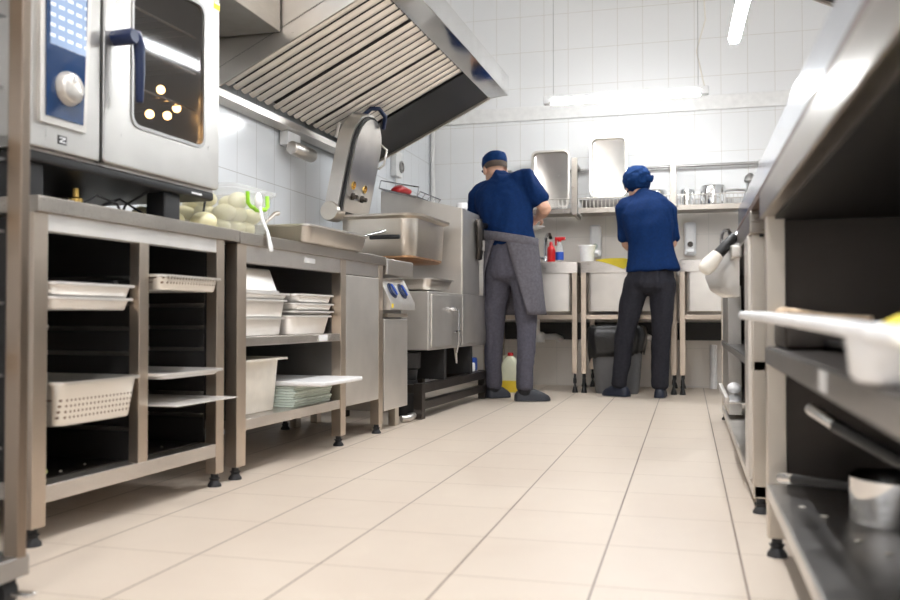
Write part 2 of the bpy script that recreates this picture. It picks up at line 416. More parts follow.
# ------------------------------------------------------------------ combi oven
t = thingL('combi_oven', 'large steel combi oven with navy control strip and glass door', 'oven')
b = MB()
y0, y1, z0, z1, xb, xf = -.015, .835, .966, 1.72, -.53, -.052
b.box(xb, xb + .02, y0, y1, z0, z1).box(xb, xf, y0, y0 + .02, z0, z1).box(xb, xf, y1 - .02, y1, z0, z1, .004)
b.box(xb, xf, y0, y1, z0, z0 + .03).box(xb, xf, y0, y1, z1 - .03, z1).box(xb, xf, .262, .29, z0, z1)
b.build('body', 'steel_v', t)
MB().box(-.5, -.06, .3, .8, 1.0, 1.005).box(-.505, -.5, .3, .8, 1., 1.69).build('cavity_liner', 'steel_dk', t)
rk = MB()
for k in range(4):
    z = 1.12 + .12 * k
    rk.tube([(-.1, .3, z), (-.1, .8, z)], .004, 6).tube([(-.45, .3, z), (-.45, .8, z)], .004, 6)
    for q in range(10): rk.tube([(-.45, .32 + .05 * q, z), (-.1, .32 + .05 * q, z)], .0025, 5)
rk.build('wire_rack', 'steel', t)
for (y, z) in ((.655, 1.275), (.74, 1.235), (.60, 1.185), (.69, 1.20)): MB().ell((-.13, y, z), (.014, .014, .014)).build('glint_bead', 'glint_glow', t)  # glowing beads added to imitate warm reflections in the door window
MB().box(-.052, -.031, y0, .254, .972, z1, .005).build('control_housing', 'steel_v', t)
cp = MB().prism([(.028, 1.035), (.19, 1.035), (.208, 1.40), (.214, 1.66), (.022, 1.66), (.026, 1.40)], -.033, -.022, 'x').build('control_panel', 'steel_lt', t)
MB().prism([(.046, 1.053), (.176, 1.053), (.19, 1.40), (.196, 1.645), (.040, 1.645), (.043, 1.40)], -.024, -.019, 'x').build('control_glass', 'screen', cp)
MB().box(-.0195, -.0175, .056, .182, 1.235, 1.50).build('display', 'screen_on', cp)
dl = MB().lathe([(.044, 0), (.044, .006), (.040, .01), (.039, .018), (.033, .024), (.004, .025)], (-.02, .118, 1.135), 28, 'x').build('dial', 'steel_lt', cp)
MB().box(.003, .008, .112, .124, 1.15, 1.168, .002).build('dial_mark', 'white_pl', dl)
lg = MB().box(-.032, -.0295, .098, .128, .992, 1.014).build('maker_badge', 'black', t)
MB().box(-.030, -.0288, .102, .124, 1.007, 1.010).box(-.030, -.0288, .102, .124, .996, .999).prism([(.102, .999), (.108, .999), (.124, 1.007), (.118, 1.007)], -.030, -.0288, 'x').build('badge_mark', 'white_pl', lg)
MB().box(-.06, -.04, .254, .268, .972, z1).build('door_seal', 'void', t)
# door: frame ring with rounded window
wy0, wy1, wz0, wz1 = .392, .742, 1.105, 1.555
def ring_x(cy, cz, ly, lz, r, x): return [(x, cy + p[0], cz + p[1]) for p in rrect(ly, lz, r, 0, 5)]
cy, cz = (wy0 + wy1) / 2, (wz0 + wz1) / 2
dcy, dcz = (.268 + .835) / 2, (.975 + 1.715) / 2
d = MB(True).loft([ring_x(cy, cz, wy1 - wy0, wz1 - wz0, .03, -.05), ring_x(cy, cz, wy1 - wy0, wz1 - wz0, .03, -.032), ring_x(dcy, dcz, .557, .73, .01, -.03),
               ring_x(dcy, dcz, .567, .74, .012, -.034), ring_x(dcy, dcz, .567, .74, .012, -.05)], closed=True)
dr = d.build('door', 'steel_v', t)
MB().loft([ring_x(cy, cz, wy1 - wy0 - .002, wz1 - wz0 - .002, .03, -.042), ring_x(cy, cz, wy1 - wy0 - .002, wz1 - wz0 - .002, .03, -.036)]).build('window', 'glass', dr)
wr = MB().loft([ring_x(cy, cz, wy1 - wy0 + .02, wz1 - wz0 + .02, .036, -.031), ring_x(cy, cz, wy1 - wy0 + .02, wz1 - wz0 + .02, .036, -.0285), ring_x(cy, cz, wy1 - wy0, wz1 - wz0, .03, -.0285), ring_x(cy, cz, wy1 - wy0, wz1 - wz0, .03, -.031)], closed=True).build('window_trim', 'steel_mid', dr)
hd = MB().lathe([(.022, -.03), (.022, .03), (.018, .036)], (0, .31, 1.325), 16, 'x')
hd.limb([((.012, .318, 1.33), .018, .022), ((.02, .335, 1.333), .018, .021), ((.022, .347, 1.31), .015, .018), ((.024, .350, 1.24), .012, .016), ((.02, .353, 1.155), .009, .013)], (1, 0, 0), 12)
hd.build('handle', 'navy_pl', dr)
MB().box(-.031, -.0295, .80, .833, 1.575, 1.60).build('warning_sticker', 'sticker', dr)
MB().box(-.0298, -.029, .802, .831, 1.592, 1.599).build('sticker_white_band', 'white_pl', dr)
MB().box(-.52, -.045, .0, .83, .938, .967, .008).build('drip_tray', 'black', t)
MB().box(-.0455, -.043, .70, .755, .947, .953).build('tray_mark', 'white_pl', t)
for (x, y) in ((-.1, .63), (-.1, .05), (-.47, .63), (-.47, .05)): MB().box(x - .035, x + .035, y - .04, y + .04, .846, .94, .006).build('foot', 'black', t)
meshL(MB().tube([(0, 0, .02), (0, .05, .05), (.03, .1, .03), (.0, .16, .006), (-.02, .2, .04), (.02, .26, .09)], .004, 6).tube([(-.1, .1, .006), (-.04, .2, .06), (-.02, .3, .02), (-.1, .4, .006)], .004, 6), 'power_cable', 'black', 'loose black cables looping under the oven on the stand', 'cable', .3, -.12, .848)
meshL(MB().lathe([(.012, 0), (.012, .03), (.02, .03), (.02, .045), (.01, .05), (.01, .075)], (0, 0, 0), 12), 'brass_fitting', 'brass', 'small brass pipe fitting standing under the oven', 'fitting', .36, -.2, .847)
meshL(MB().tube([(0, 0, 1.47), (.02, .02, 1.4), (.015, .035, 1.25), (.0, .02, 1.1), (0, .0, .98), (-.02, 0, .85)], .004, 6), 'hanging_cable', 'black', 'thin black cable hanging down past the oven right side', 'cable', .868, -.1, 0)
# ------------------------------------------------------------------ work counter with shelves and cupboard
t = thingL('work_counter', 'steel work counter with open shelves and a cupboard at its far end', 'counter')
MB().box(-D, .012, .903, 2.225, .802, .844, .003).build('worktop', 'steel_edge', t)
for y0, y1 in ((.903, .962), (1.737, 1.788), (2.165, 2.215)):
    for x0 in (-.045, -D):
        p = MB().box(x0, x0 + .045, y0, y1, .044, .803, .002).build('leg', 'steel_leg', t)
        foot_mb(x0 + .022, (y0 + y1) / 2, .046).build('adjustable_foot', 'rubber', p)
ap = MB().box(-.045, -.003, .962, 1.737, .742, .803, .002).build('apron', 'steel_h', t)
MB().box(-.0035, -.001, 1.40, 1.49, .768, .788).build('label_plate', 'white_pl', ap)
ap2 = MB().box(-.045, -.003, 1.788, 2.165, .742, .803, .002).build('apron', 'steel_h', t)
for z0, z1 in ((.452, .484), (.163, .200)):
    q = MB().box(-D, -.004, .962, 1.737, z0, z1, .002).build('shelf', 'steel_h', t)
    if z0 > .3: MB().box(-.0045, -.002, 1.53, 1.61, z0 + .004, z1 - .004).build('label_plate', 'white_pl', q)
MB().box(-D, -D + .008, .95, 2.2, .2, .80).build('back_panel', 'void', t)  # inner panels painted black for the shade between the shelves
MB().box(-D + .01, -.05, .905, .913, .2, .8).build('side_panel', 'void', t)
MB().box(-D + .01, -.05, 1.752, 1.765, .163, .8).build('partition', 'steel_mid', t)
MB().box(-D + .01, -.02, 1.79, 2.165, .163, .175).build('cupboard_floor', 'steel_mid', t)
MB().box(-.02, -.002, 1.795, 2.205, .165, .738, .003).build('cupboard_door', 'steel_lt', t)
MB().box(-D, -.05, 2.200, 2.213, .163, .8).build('side_panel', 'steel_v', t)
# stacks of pans
GA = 'pans stacked on the counter upper shelf'
zs = .4845
pan('tall pale pan at the bottom of the left stack on the upper shelf', 1.16, -.26, zs, .46, .33, .068, group=GA)
pan('pale pan second from the bottom of the left stack on the upper shelf', 1.155, -.255, zs + .0685, .46, .36, .066, group=GA)
pan('shallow pan third from the bottom of the left stack on the upper shelf', 1.165, -.25, zs + .135, .46, .36, .024, group=GA)
pan('upturned deep pan on top of the left stack on the upper shelf', 1.135, -.25, zs + .1595, .44, .29, .088, flip=True, group=GA, taper=.02, rim=.008)
pan('deep pan at the bottom of the right stack on the upper shelf', 1.545, -.25, zs, .46, .37, .076, group=GA, r=.05, taper=.014)
pan('shallow tray second from the bottom of the right stack on the upper shelf', 1.55, -.245, zs + .0765, .46, .365, .018, group=GA, name='baking_tray')
pan('shallow pan third from the bottom of the right stack on the upper shelf', 1.55, -.245, zs + .0955, .46, .365, .03, group=GA)
pan('shallow pan on top of the right stack on the upper shelf', 1.555, -.245, zs + .126, .46, .345, .036, group=GA)
pan('tall cream food container with rim on the lower shelf', 1.162, -.25, .2005, .44, .375, .20, 'cream_pl', name='food_container', rim=.03, taper=.012)
for k in range(8):
    words = ['lowest', 'second from the bottom', 'third from the bottom', 'fourth from the bottom', 'fourth from the top', 'third from the top', 'second from the top', 'topmost']
    meshL(MB().box(-.2, .2, -.165, .165, 0, .0095, .003), 'serving_tray', 'green_tr', 'thin pale green tray, %s of the lower shelf tray stack' % words[k], 'tray', 1.53, -.23 + .004 * (k % 3), .2005 + .0105 * k, 'pale green trays on the lower shelf')
meshL(MB().box(-.22, .22, -.19, .19, 0, .018, .006), 'chopping_board', 'white_pl', 'white board lying over the green tray stack, sticking out', 'board', 1.542, -.115, .2855)
# things on the worktop
pan_big = pan('large roasting pan of food overhanging the work counter edge', 1.625, -.115, .845, .36, .60, .068, 'steel', name='roasting_pan', r=.04, taper=.012)
for k in range(9):
    meshL(MB().ell((0, 0, .02), (.035 + .01 * random.random(), .03, .022), 12, 8), 'food_chunk', 'carrot' if k % 3 == 0 else 'wood', 'brown and orange roasted chunk lying in the roasting pan', 'food', 1.40 + .05 * k, -.115 + .09 * ((k % 3) - 1), .849 + .012, 'roasted chunks in the roasting pan')
sp = thingL('serving_spoon', 'long steel serving spoon leaning out of the roasting pan', 'spoon', 1.76, -.02, .87)
MB().tube([(-.02, .03, .01), (-.0, .25, .055), (.0, .52, .105)], [.006, .006, .008], 8).build('handle', 'steel_pol', sp)
MB().ell((-.03, -.02, .004), (.03, .045, .01)).build('bowl', 'steel_pol', sp)
sp = thingL('ladle', 'steel ladle with bent handle in the roasting pan by the clear box', 'ladle', 1.40, -.225, .856)
MB().tube([(0, 0, .02), (-.01, .06, .06), (-.02, .14, .1), (-.02, .2, .135), (-.02, .23, .14)], [.005, .005, .007, .009, .01], 8).build('handle', 'steel_warm', sp)
MB().lathe([(.005, 0), (.03, .006), (.04, .03), (.037, .03), (.028, .009), (.004, .004)], (0, -.03, .005), 16).build('bowl', 'steel', sp)
# clear box with potatoes
t = thingL('plastic_box', 'clear plastic box with lime handle full of peeled potatoes', 'box', 1.13, -.275, .8455)
pan_mb(.43, .30, .165, .006, .03, .018, .003).build('container', 'box_pl', t)
MB().loft([rrect(.44, .31, .03, .1655), rrect(.445, .315, .03, .178), rrect(.40, .27, .03, .184), rrect(.40, .27, .03, .181), rrect(.432, .302, .03, .175), rrect(.432, .302, .03, .1655)], closed=True).build('lid', 'box_pl', t)
hb = MB().tube([(.219, -.07, .158), (.221, -.07, .118), (.222, -.05, .105), (.222, -.03, .105), (.222, -.02, .098), (.222, .02, .098), (.222, .03, .105), (.222, .05, .105), (.221, .07, .118), (.219, .07, .158)], .0075, 8)
hb.build('handle', 'lime', t)
def potato(u, x, z, s, lab, grp):
    mb = MB().ell((0, 0, s * .8), (s, s * 1.25, s * .85), 14, 9)
    for v in mb.bm.verts: v.co += v.co.normalized() * noise.noise(v.co * 30 + Vector((u * 50, x * 50, 0))) * s * .12
    return meshL(mb, 'potato', 'potato', lab, 'potato', u, x, z, grp, random.random() * 3)
for lay in range(3):
    for i in range(3):
        for j in range(4):
            if lay == 2 and (i + j) % 2: continue
            potato(1.035 + .088 * i + .012 * (lay % 2), -.40 + .082 * j + .01 * lay, .852 + .05 * lay, .034 + .004 * random.random(), 'peeled potato inside the clear plastic box', 'potatoes in the clear box')
for k, (u, x) in enumerate(((.70, -.15), (.78, -.17), (.85, -.10), (.74, -.25), (.83, -.22), (.66, -.2), (.69, -.31), (.80, -.31))):
    if u > .835 or True: potato(u, x, .8465, .036, 'pale potato lying loose on the stand beside the oven', 'loose potatoes beside the oven')
sp = thingL('plastic_spoon', 'white plastic spoon hanging over the counter edge by the box', 'spoon', 1.075, -.035, .845)
MB().limb([((.022, 0, .10), .008, .005), ((.03, .0, .06), .008, .005), ((.052, .0, .012), .008, .005), ((.062, .004, -.04), .012, .007), ((.065, .005, -.055), .012, .006)], (0, 1, 0), 10).build('handle', 'white_pl', sp)
MB().ell((.015, -.0, .125), (.012, .02, .03)).build('bowl', 'white_pl', sp)
# ------------------------------------------------------------------ cooker beside the counter
t = thingL('range_cooker', 'narrow steel cooker with two blue dials beside the counter', 'cooker')
MB().box(-.55, .015, 2.235, 2.60, .76, .838, .006).build('top', 'steel_h', t)
pn = MB().prism([(-.3, .59), (.03, .59), (.03, .625), (-.03, .745), (-.3, .745)], 2.24, 2.58, 'y').build('control_panel', 'steel_lt', t)
sl = math.atan2(.06, .12)
for y in (2.33, 2.47):
    K = Matrix.Translation((.001, y, .685)) @ Matrix.Rotation(-sl, 4, 'Y')
    MB().lathe([(.042, .0), (.042, .003), (.036, .005), (.034, .012), (.004, .013)], (0, 0, 0), 20, 'x', mat=K.to_3x3()).build('dial', 'navy_pl', pn).location = K.translation
    kb = MB().box(.011, .018, -.006, .006, -.03, .03, .002).build('dial_grip', 'blue', pn); kb.location = K.translation; kb.rotation_euler = (0.35, -sl, 0)
MB().box(.0295, .0315, 2.255, 2.275, .60, .62).build('warning_sticker', 'sticker', pn)
MB().box(-.3, -.04, 2.26, 2.56, .545, .60).build('neck', 'steel_mid', t)
MB().box(-.04, -.0, 2.28, 2.56, .555, .572, .003).build('drip_bar', 'steel_warm', t)
MB().box(-.55, .0, 2.235, 2.555, .10, .545, .004).build('body', 'steel_lt', t)
for (x, y) in ((-.06, 2.28), (-.06, 2.51), (-.5, 2.28), (-.5, 2.51)): MB().box(x - .02, x + .02, y - .025, y + .025, 0, .10, .003).build('leg', 'steel_warm', t)
# ------------------------------------------------------------------ tilting pan cooker with raised lid
t = thingL('tilting_pan_cooker', 'big steel tilting pan cooker with raised lid on a dark frame', 'cooker')
fr = MB()
for x0 in (-.05, -.50):
    for y in (2.78, 4.06): fr.box(x0, x0 + .05, y, y + .055, 0, .195, .003)
    fr.box(x0, x0 + .05, 2.83, 4.07, .14, .19, .003).box(x0, x0 + .05, 2.83, 4.07, .05, .095, .003)
for y in (2.78, 4.06): fr.box(-.46, -.04, y + .004, y + .05, .14, .188, .003)
fr.build('stand', 'steel_dk', t)
for q in (3.2, 3.75): MB().box(-.49, -.01, q, q + .04, .19, .37, .003).build('support_post', 'void', t)
cb = MB().box(-.50, .0, 2.885, 4.115, .37, .70, .006).build('cabinet', 'steel_lt', t)
MB().box(-.006, .006, 2.93, 3.50, .385, .685, .004).build('door', 'steel_lt', cb)
MB().box(-.004, .004, 3.53, 4.10, .385, .70, .004).build('panel', 'steel_lt', cb)
va = MB().tube([(.02, 3.28, .60), (.035, 3.28, .60), (.035, 3.34, .60), (.035, 3.34, .40), (.02, 3.34, .34)], .007, 8).tube([(.035, 3.26, .47), (.035, 3.36, .47)], .007, 8)
va.lathe([(.012, 0), (.012, .035)], (.0, 3.28, .60), 10, 'x').build('drain_pipe', 'chrome', t)
col = MB(True).loft([[(-.55, 3.53, .70), (0, 3.53, .70), (0, 3.93, .70), (-.55, 3.93, .70)], [(-.55, 3.53, 1.37), (0, 3.53, 1.235), (0, 3.93, 1.235), (-.55, 3.93, 1.37)]])
bmesh.ops.bevel(col.bm, geom=col.bm.edges[:], offset=.006, segments=2, affect='EDGES')
colo = col.build('column', 'steel_lt', t)
MB().box(-.4, -.07, 3.935, 4.10, .702, .93, .004).build('side_housing', 'steel_mid', t)
hg = MB().limb([((.022, 3.83, 1.19), .02, .045), ((.03, 3.835, 1.14), .022, .05), ((.03, 3.84, 1.02), .022, .05), ((.02, 3.845, .94), .018, .04)], (1, 0, 0), 14).build('handle', 'steel_dk', t)
MB().box(.048, .054, 3.825, 3.86, .99, 1.06, .006).build('handle_insert', 'steel_lt', hg)
MB().limb([((.02, 3.88, 1.165), .016, .018), ((.035, 4.0, 1.17), .015, .018), ((.05, 4.12, 1.165), .013, .016)], (1, 0, 0), 10).build('lever', 'steel_dk', t)
# basin
bx, by, lx, ly = -.285, 3.10, .46, .60
bs = MB().loft([rrect(lx - .05, ly - .05, .06, .88, 6, bx, by), rrect(lx - .02, ly - .02, .08, .90, 6, bx, by), rrect(lx, ly, .09, 1.10, 6, bx, by), rrect(lx + .06, ly + .07, .11, 1.112, 6, bx, by),
                rrect(lx + .065, ly + .075, .11, 1.125, 6, bx, by), rrect(lx - .01, ly - .01, .085, 1.128, 6, bx, by), rrect(lx - .03, ly - .03, .075, .92, 6, bx, by), rrect(lx - .06, ly - .06, .06, .90, 6, bx, by)])
bo = bs.build('basin', 'steel_warm', t)
MB().loft([rrect(lx - .07, ly - .07, .05, .872, 6, bx, by), rrect(lx - .028, ly - .028, .07, .884, 6, bx, by), rrect(lx - .03, ly - .03, .07, .90, 6, bx, by)]).build('burnt_base', 'burnt', bo)
MB().limb([((bx - .02, by - ly / 2 - .018, .995), .009, .012), ((bx + .05, by - ly / 2 - .022, .996), .009, .013), ((bx + .15, by - ly / 2 - .018, .995), .009, .012)], (0, 1, 0), 10).build('handle', 'black', bo)
MB().lathe([(.03, 0), (.03, .16)], (bx + .10, by + ly / 2 - .03, .945), 16, 'y').build('pivot', 'steel', bo)
# lid
lid = bpy.data.objects.new('lid', None); C.objects.link(lid); lid.parent = t; lid.location = (-.475, 2.70, 1.12); lid.rotation_euler = (0, math.radians(12), 0)
def lid_outline(w, h, r, z0=0., y0=0.):
    o = [(y0, z0), (y0 + w, z0)]
    o += [(y0 + w / 2 + w / 2 * math.cos(a), z0 + h - w / 2 + w / 2 * math.sin(a)) for a in [PI * k / 14 for k in range(15)]]
    return o
MB().prism(lid_outline(.42, .60, .2), -.08, .0, 'x').build('shell', 'steel_lt', lid)
MB().prism(lid_outline(.39, .575, .2, .012, .015), .0, .014, 'x').build('gasket', 'black', lid)
MB().prism(lid_outline(.35, .545, .2, .028, .035), .012, .022, 'x').build('inner_plate', 'steel', lid)
for y in (.11, .24): MB().lathe([(.02, 0), (.02, .012), (.012, .014), (.012, .035)], (.022, y, .12), 12, 'x').build('bolt', 'steel_dk', lid)
for y in (.10, .26): MB().lathe([(.024, 0), (.024, .006), (.014, .007), (.014, .0)], (.022, y, .18), 14, 'x').build('spray_ring', 'brass', lid)
MB().tube([(-.03, .17, .585), (-.0, .18, .63), (.04, .2, .64), (.06, .26, .61), (.04, .31, .55)], .013, 10).build('handle', 'navy_pl', lid)
MB().tube([(.02, .37, .46), (.05, .40, .44), (.05, .40, .35), (.03, .38, .32)], .007, 8).build('latch', 'steel', lid)
MB().box(-.115, -.09, .02, .1, .42, .50, .006).build('hinge_cap', 'steel_lt', lid)
MB().lathe([(.05, -.0), (.055, .01), (.055, .1), (.05, .11)], (-.51, 2.68, 1.14), 20, 'y').build('hinge', 'steel_warm', t)
# drain pot, cables under cabinet
t2 = thingL('drain_pot', 'dark round pot standing under the cooker cabinet by its frame', 'pot', 2.95, -.15, 0)
MB().lathe([(.045, .19), (.055, .2), (.06, .26), (.075, .27), (.078, .355), (.07, .356)], (0, 0, 0), 20).build('upper_cup', 'void', t2)
MB().lathe([(.06, .0), (.06, .20), (.05, .205)], (0, 0, 0), 20).build('base', 'void', t2)
meshL(MB().tube([(0, .0, .366), (.01, .01, .30), (.0, .03, .27), (0, .05, .30), (0, .05, .366)], .005, 6), 'hanging_hose', 'cream_pl', 'pale hose loop hanging under the cooker cabinet, nearer the pot', 'hose', 3.30, -.06, 0)
meshL(MB().tube([(0, 0, .366), (.01, .01, .27), (0, .03, .366)], .006, 6), 'hanging_hose', 'cream_pl', 'pale hose loop hanging under the cooker cabinet, nearer the man', 'hose', 3.56, -.06, 0)
meshL(MB().box(-.05, .03, 0, .09, .0, .09, .012), 'blue_sponge', 'blue', 'blue sponge tucked on the cooker frame behind the man', 'sponge', 3.93, -.07, .195)
meshL(MB().box(-.06, .06, -.02, .02, 0, .06, .01).lathe([(.012, .05), (.014, .11), (.01, .12)], (0, 0, 0), 10), 'spray_bottle', 'white_pl', 'small white bottle on the cooker frame beside the blue sponge', 'bottle', 3.88, -.08, .195)
meshL(MB().tube([(0, 0, .02), (.03, .04, .02), (.035, .09, .03), (.0, .13, .02)], .018, 10), 'waste_pipe', 'steel', 'short grey waste pipe lying on the floor by the cooker', 'pipe', 2.62, -.06, 0)
# pan on cabinet, pot and grid on top of column
pan('steel pan with orange scraps standing on the cooker cabinet', 3.13, -.14, .7085, .30, .46, .066, 'steel', r=.04, taper=.02)
for k in range(5): meshL(MB().ell((0, 0, .008), (.02, .018, .010), 8, 6), 'food_scrap', 'carrot', 'orange food scrap lying in the pan on the cooker cabinet', 'food', 3.0 + .06 * k, -.17 + .03 * (k % 2), .765 - .052, 'orange scraps in the cabinet pan')
meshL(MB().lathe([(.03, 0), (.036, .004), (.036, .035), (.03, .04), (.012, .042)], (0, 0, 0), 18), 'small_jar', 'white_pl', 'small white jar standing on the cooker column corner', 'jar', 3.69, -.05, 1.2485)
wt = MB()
for k in range(5): wt.tube([(-.16, -.2 + .1 * k, 0), (.10, -.2 + .1 * k, 0), (.115, -.2 + .1 * k, .035)], .004, 6)
wt.tube([(-.16, -.2, 0), (-.16, .2, 0)], .004, 6).tube([(.10, -.2, 0), (.10, .2, 0)], .004, 6).tube([(.115, -.2, .035), (.115, .2, .035)], .004, 6).tube([(-.16, -.2, .05), (.1, -.2, .06)], .004, 6).tube([(-.16, -.2, .0), (-.16, -.2, .05)], .004, 6).tube([(.1, -.2, .0), (.1, -.2, .06)], .004, 6)
o = meshL(wt, 'wire_basket', 'chrome', 'chrome wire grid lying on top of the cooker column', 'rack', 3.62, -.36, 1.328); o.rotation_euler = (0, math.radians(13.8), -TH)
o = meshL(MB().limb([((0, -.06, .02), .03, .02), ((0, 0, .035), .045, .03), ((.03, .08, .025), .04, .022)], (1, 0, 0), 12), 'red_cloth', 'red', 'crumpled red cloth on the chrome wire grid above the cooker', 'cloth', 3.62, -.46, 1.352)
# ------------------------------------------------------------------ extraction hoods
def hood(name, label, yn, yf, sx, xw, lights, fl=4.97):
    """slanted canopy on a side wall; sx=+1 opens from the left wall"""
    t = thing(name, label, 'extractor hood', (xw, yn, 0), 0)
    L = yf - yn
    def X(a): return sx * a
    prof = [(.03, 1.585), (.83, 1.975), (.955, 1.99), (.955, 2.112), (.55, 2.62), (.03, 2.62)]
    def plate(y0, y1, mat, nm): return MB().prism([(X(a), z) for a, z in prof], y0, y1).build(nm, mat, t)
    e = plate(0, .012, 'steel', 'end_plate')
    rv = MB()
    for a, z in ((.36, 1.83), (.62, 1.97), (.25, 1.95), (.5, 2.1)): rv.ell((X(a), -.002, z), (.006, .004, .006), 10, 6)
    rv.build('rivets', 'steel_pol', e)
    plate(L - .012, L, 'steel', 'end_plate')
    MB().prism([(X(a), z) for a, z in [(.95, 1.99), (.957, 1.988), (.957, 2.112), (.95, 2.112)]], .0, L).build('front_panel', 'steel_pol', t)
    MB().prism([(X(a), z) for a, z in [(.83, 1.975), (.955, 1.99), (.955, 2.0), (.83, 1.985)]], .012, L - .012).build('front_lip', 'steel_pol', t)
    MB().prism([(X(a), z) for a, z in [(.955, 2.112), (.55, 2.62), (.03, 2.62), (.03, 2.60), (.54, 2.60), (.94, 2.10)]], .012, L - .012).build('canopy_top', 'steel', t)
    g = MB().prism([(X(a), z) for a, z in [(.0, 1.55), (.055, 1.565), (.055, 1.60), (.0, 1.60)]], 0, L).build('gutter', 'steel', t)
    s = math.atan2(1.975 - 1.60, .83 - .06); Ls = math.hypot(.83 - .06, .375)
    # slanted filter plane: local frame along slope
    def P(a, y, h): return (X(.06 + a * math.cos(s) - h * math.sin(s)), y, 1.605 + a * math.sin(s) + h * math.cos(s))
    MB().loft([[P(0, .0, .07), P(Ls, .0, .07), P(Ls, L, .07), P(0, L, .07)], [P(0, .0, .075), P(Ls, .0, .075), P(Ls, L, .075), P(0, L, .075)]]).build('plenum', 'void', t)
    nb = 3; y_end = fl - yn; w = y_end / nb
    for i in range(nb):
        ya, yb = .016 + i * w, .016 + (i + 1) * w - .02
        f = MB(); n = 6; pw = (yb - ya) / n
        for k in range(n):
            yc = ya + pw * (k + .5); hw = pw * .29
            prof2 = [(yc - hw, .016), (yc - hw * .75, .005), (yc, 0.), (yc + hw * .75, .005), (yc + hw, .016), (yc + hw * .7, .018), (yc, .005), (yc - hw * .7, .018)]
            f.loft([[P(.02, y, h) for y, h in prof2], [P(Ls - .01, y, h) for y, h in prof2]])
        f.build('grease_filter', 'filter', t)
    MB().loft([[P(0, y_end + .005, 0), P(Ls, y_end + .005, 0), P(Ls, L - .012, 0), P(0, L - .012, 0)], [P(0, y_end + .005, .01), P(Ls, y_end + .005, .01), P(Ls, L - .012, .01), P(0, L - .012, .01)]]).build('blank_panel', 'void', t)
    MB().loft([[P(0, L - .02, -.012), P(Ls, L - .02, -.012), P(Ls, L, -.012), P(0, L, -.012)], [P(0, L - .02, .0), P(Ls, L - .02, .0), P(Ls, L, .0), P(0, L, .0)]]).build('end_rim', 'steel_warm', t)
    for yy in (.4, L - .4): MB().tube([(X(.5), yy, 2.6), (X(.5), yy, ZC)], .008, 8).build('hanger_rod', 'steel', t)
    return t
h1 = hood('extractor_hood', 'large slanted steel hood over the left cooking line', 3.56, 5.58, 1, XL + .01, None)
h1.rotation_euler = (0, 0, math.radians(-1.2))
hood('extractor_hood', 'steel hood corner at the top edge over the right-hand tables', 2.4, 4.45, -1, XR - .01, None, 4.2).location.z = .09
tag(MB().box(XL + .005, -1.735, .4, 3.54, 1.815, 2.10, .004).build('ventilation_duct', 'duct'), 'boxed metal duct along the left wall above the oven', 'duct')
t = thing('wall_lamp', 'steel cylinder fixture on a white bracket under the hood gutter', 'lamp', (XL + .01, 4.33, 1.50))
MB().box(0, .05, -.03, .13, -.02, .055, .003).build('bracket', 'white_pl', t)
MB().lathe([(.03, -.085), (.036, -.08), (.036, -.02), (.038, -.018), (.038, .165), (.034, .17), (.030, .17), (.030, .15)], (.075, .05, -.04), 20, 'y').build('housing', 'steel', t)
t = thing('socket_box', 'grey socket box on the left wall beyond the raised lid', 'socket', (XL, 6.22, 1.60))
MB().box(0, .05, -.07, .07, 0, .19, .008).build('case', 'white_pl', t)
MB().lathe([(.045, 0), (.045, .012), (.035, .014), (.03, .006)], (.05, .03, .08), 20, 'x').build('outlet', 'steel_mid', t)
MB().tube([(.02, 0, 0), (.02, 0, -.35)], .01, 8).build('conduit', 'white_pl', t)
# ------------------------------------------------------------------ sinks
def sink(label, x0, x1, gx):
    t = thing('sink_unit', label, 'sink', (0, 0, 0), 0, 'sinks along the back wall')
    ya, yb = 6.5, 7.14
    top = MB(); xm = (x0 + x1) / 2
    W = x1 - x0; Dp = yb - ya; yc = (ya + yb) / 2
    def q(l, d, r, z): return rrect(l, d, r, z, 5, xm, yc)
    top.loft([q(W, Dp, .004, .882), q(W, Dp, .004, .965), q(W - .012, Dp - .012, .004, .968), q(W - .12, Dp - .2, .05, .966), q(W - .13, Dp - .21, .05, .93), q(W - .13, Dp - .21, .05, .882)])
    top.build('rim', 'steel_h', t)
    MB().loft([q(W - .125, Dp - .15, .03, .575), q(W - .095, Dp - .03, .03, .60), q(W - .095, Dp - .03, .03, .882)]).build('bowl', 'steel_lt', t)
    for x in (x0 + .002, x1 - .042):
        for y in (ya + .003, yb - .043):
            lg = MB().box(x, x + .038, y, y + .038, .14, .882, .002).build('leg', 'steel_leg', t)
            MB().tube([(x + .019, y + .019, .02), (x + .019, y + .019, .14)], .008, 8).lathe([(.013, .07), (.013, .1), (.009, .11)], (x + .019, y + .019, 0), 10).lathe([(.012, .045), (.022, .004), (.022, 0)], (x + .019, y + .019, 0), 12).build('adjustable_foot', 'black', lg)
    MB().box(x0 + .04, x1 - .04, ya + .006, ya + .036, .54, .572, .002).build('lower_rail', 'steel_leg', t)
    pipe = [(xm, yc, .575), (xm, yc, .44), (xm + .03, yc + .1, .40), (xm + .12, yc + .2, .40), (xm + .14, yb + .02, .38)]
    MB().tube(pipe, .025, 12).lathe([(.045, .36), (.045, .43), (.03, .44)], (xm + .01, yc + .05, 0), 14).build('drain_trap', 'white_pl', t)
    return t
sink('left steel sink with a red bottle, beside the cooker', -1.50, -.785, 0)
sink('middle steel sink where the woman stands', -.762, -.078, 0)
sink('right steel sink beyond the worktable', -.060, .66, 0)
tag(MB().tube([(.19, 7.14, .34), (.19, 7.15, 0.0)], .028, 12).build('waste_pipe', 'white_pl'), 'white upright waste pipe at the wall under the right sink', 'pipe')
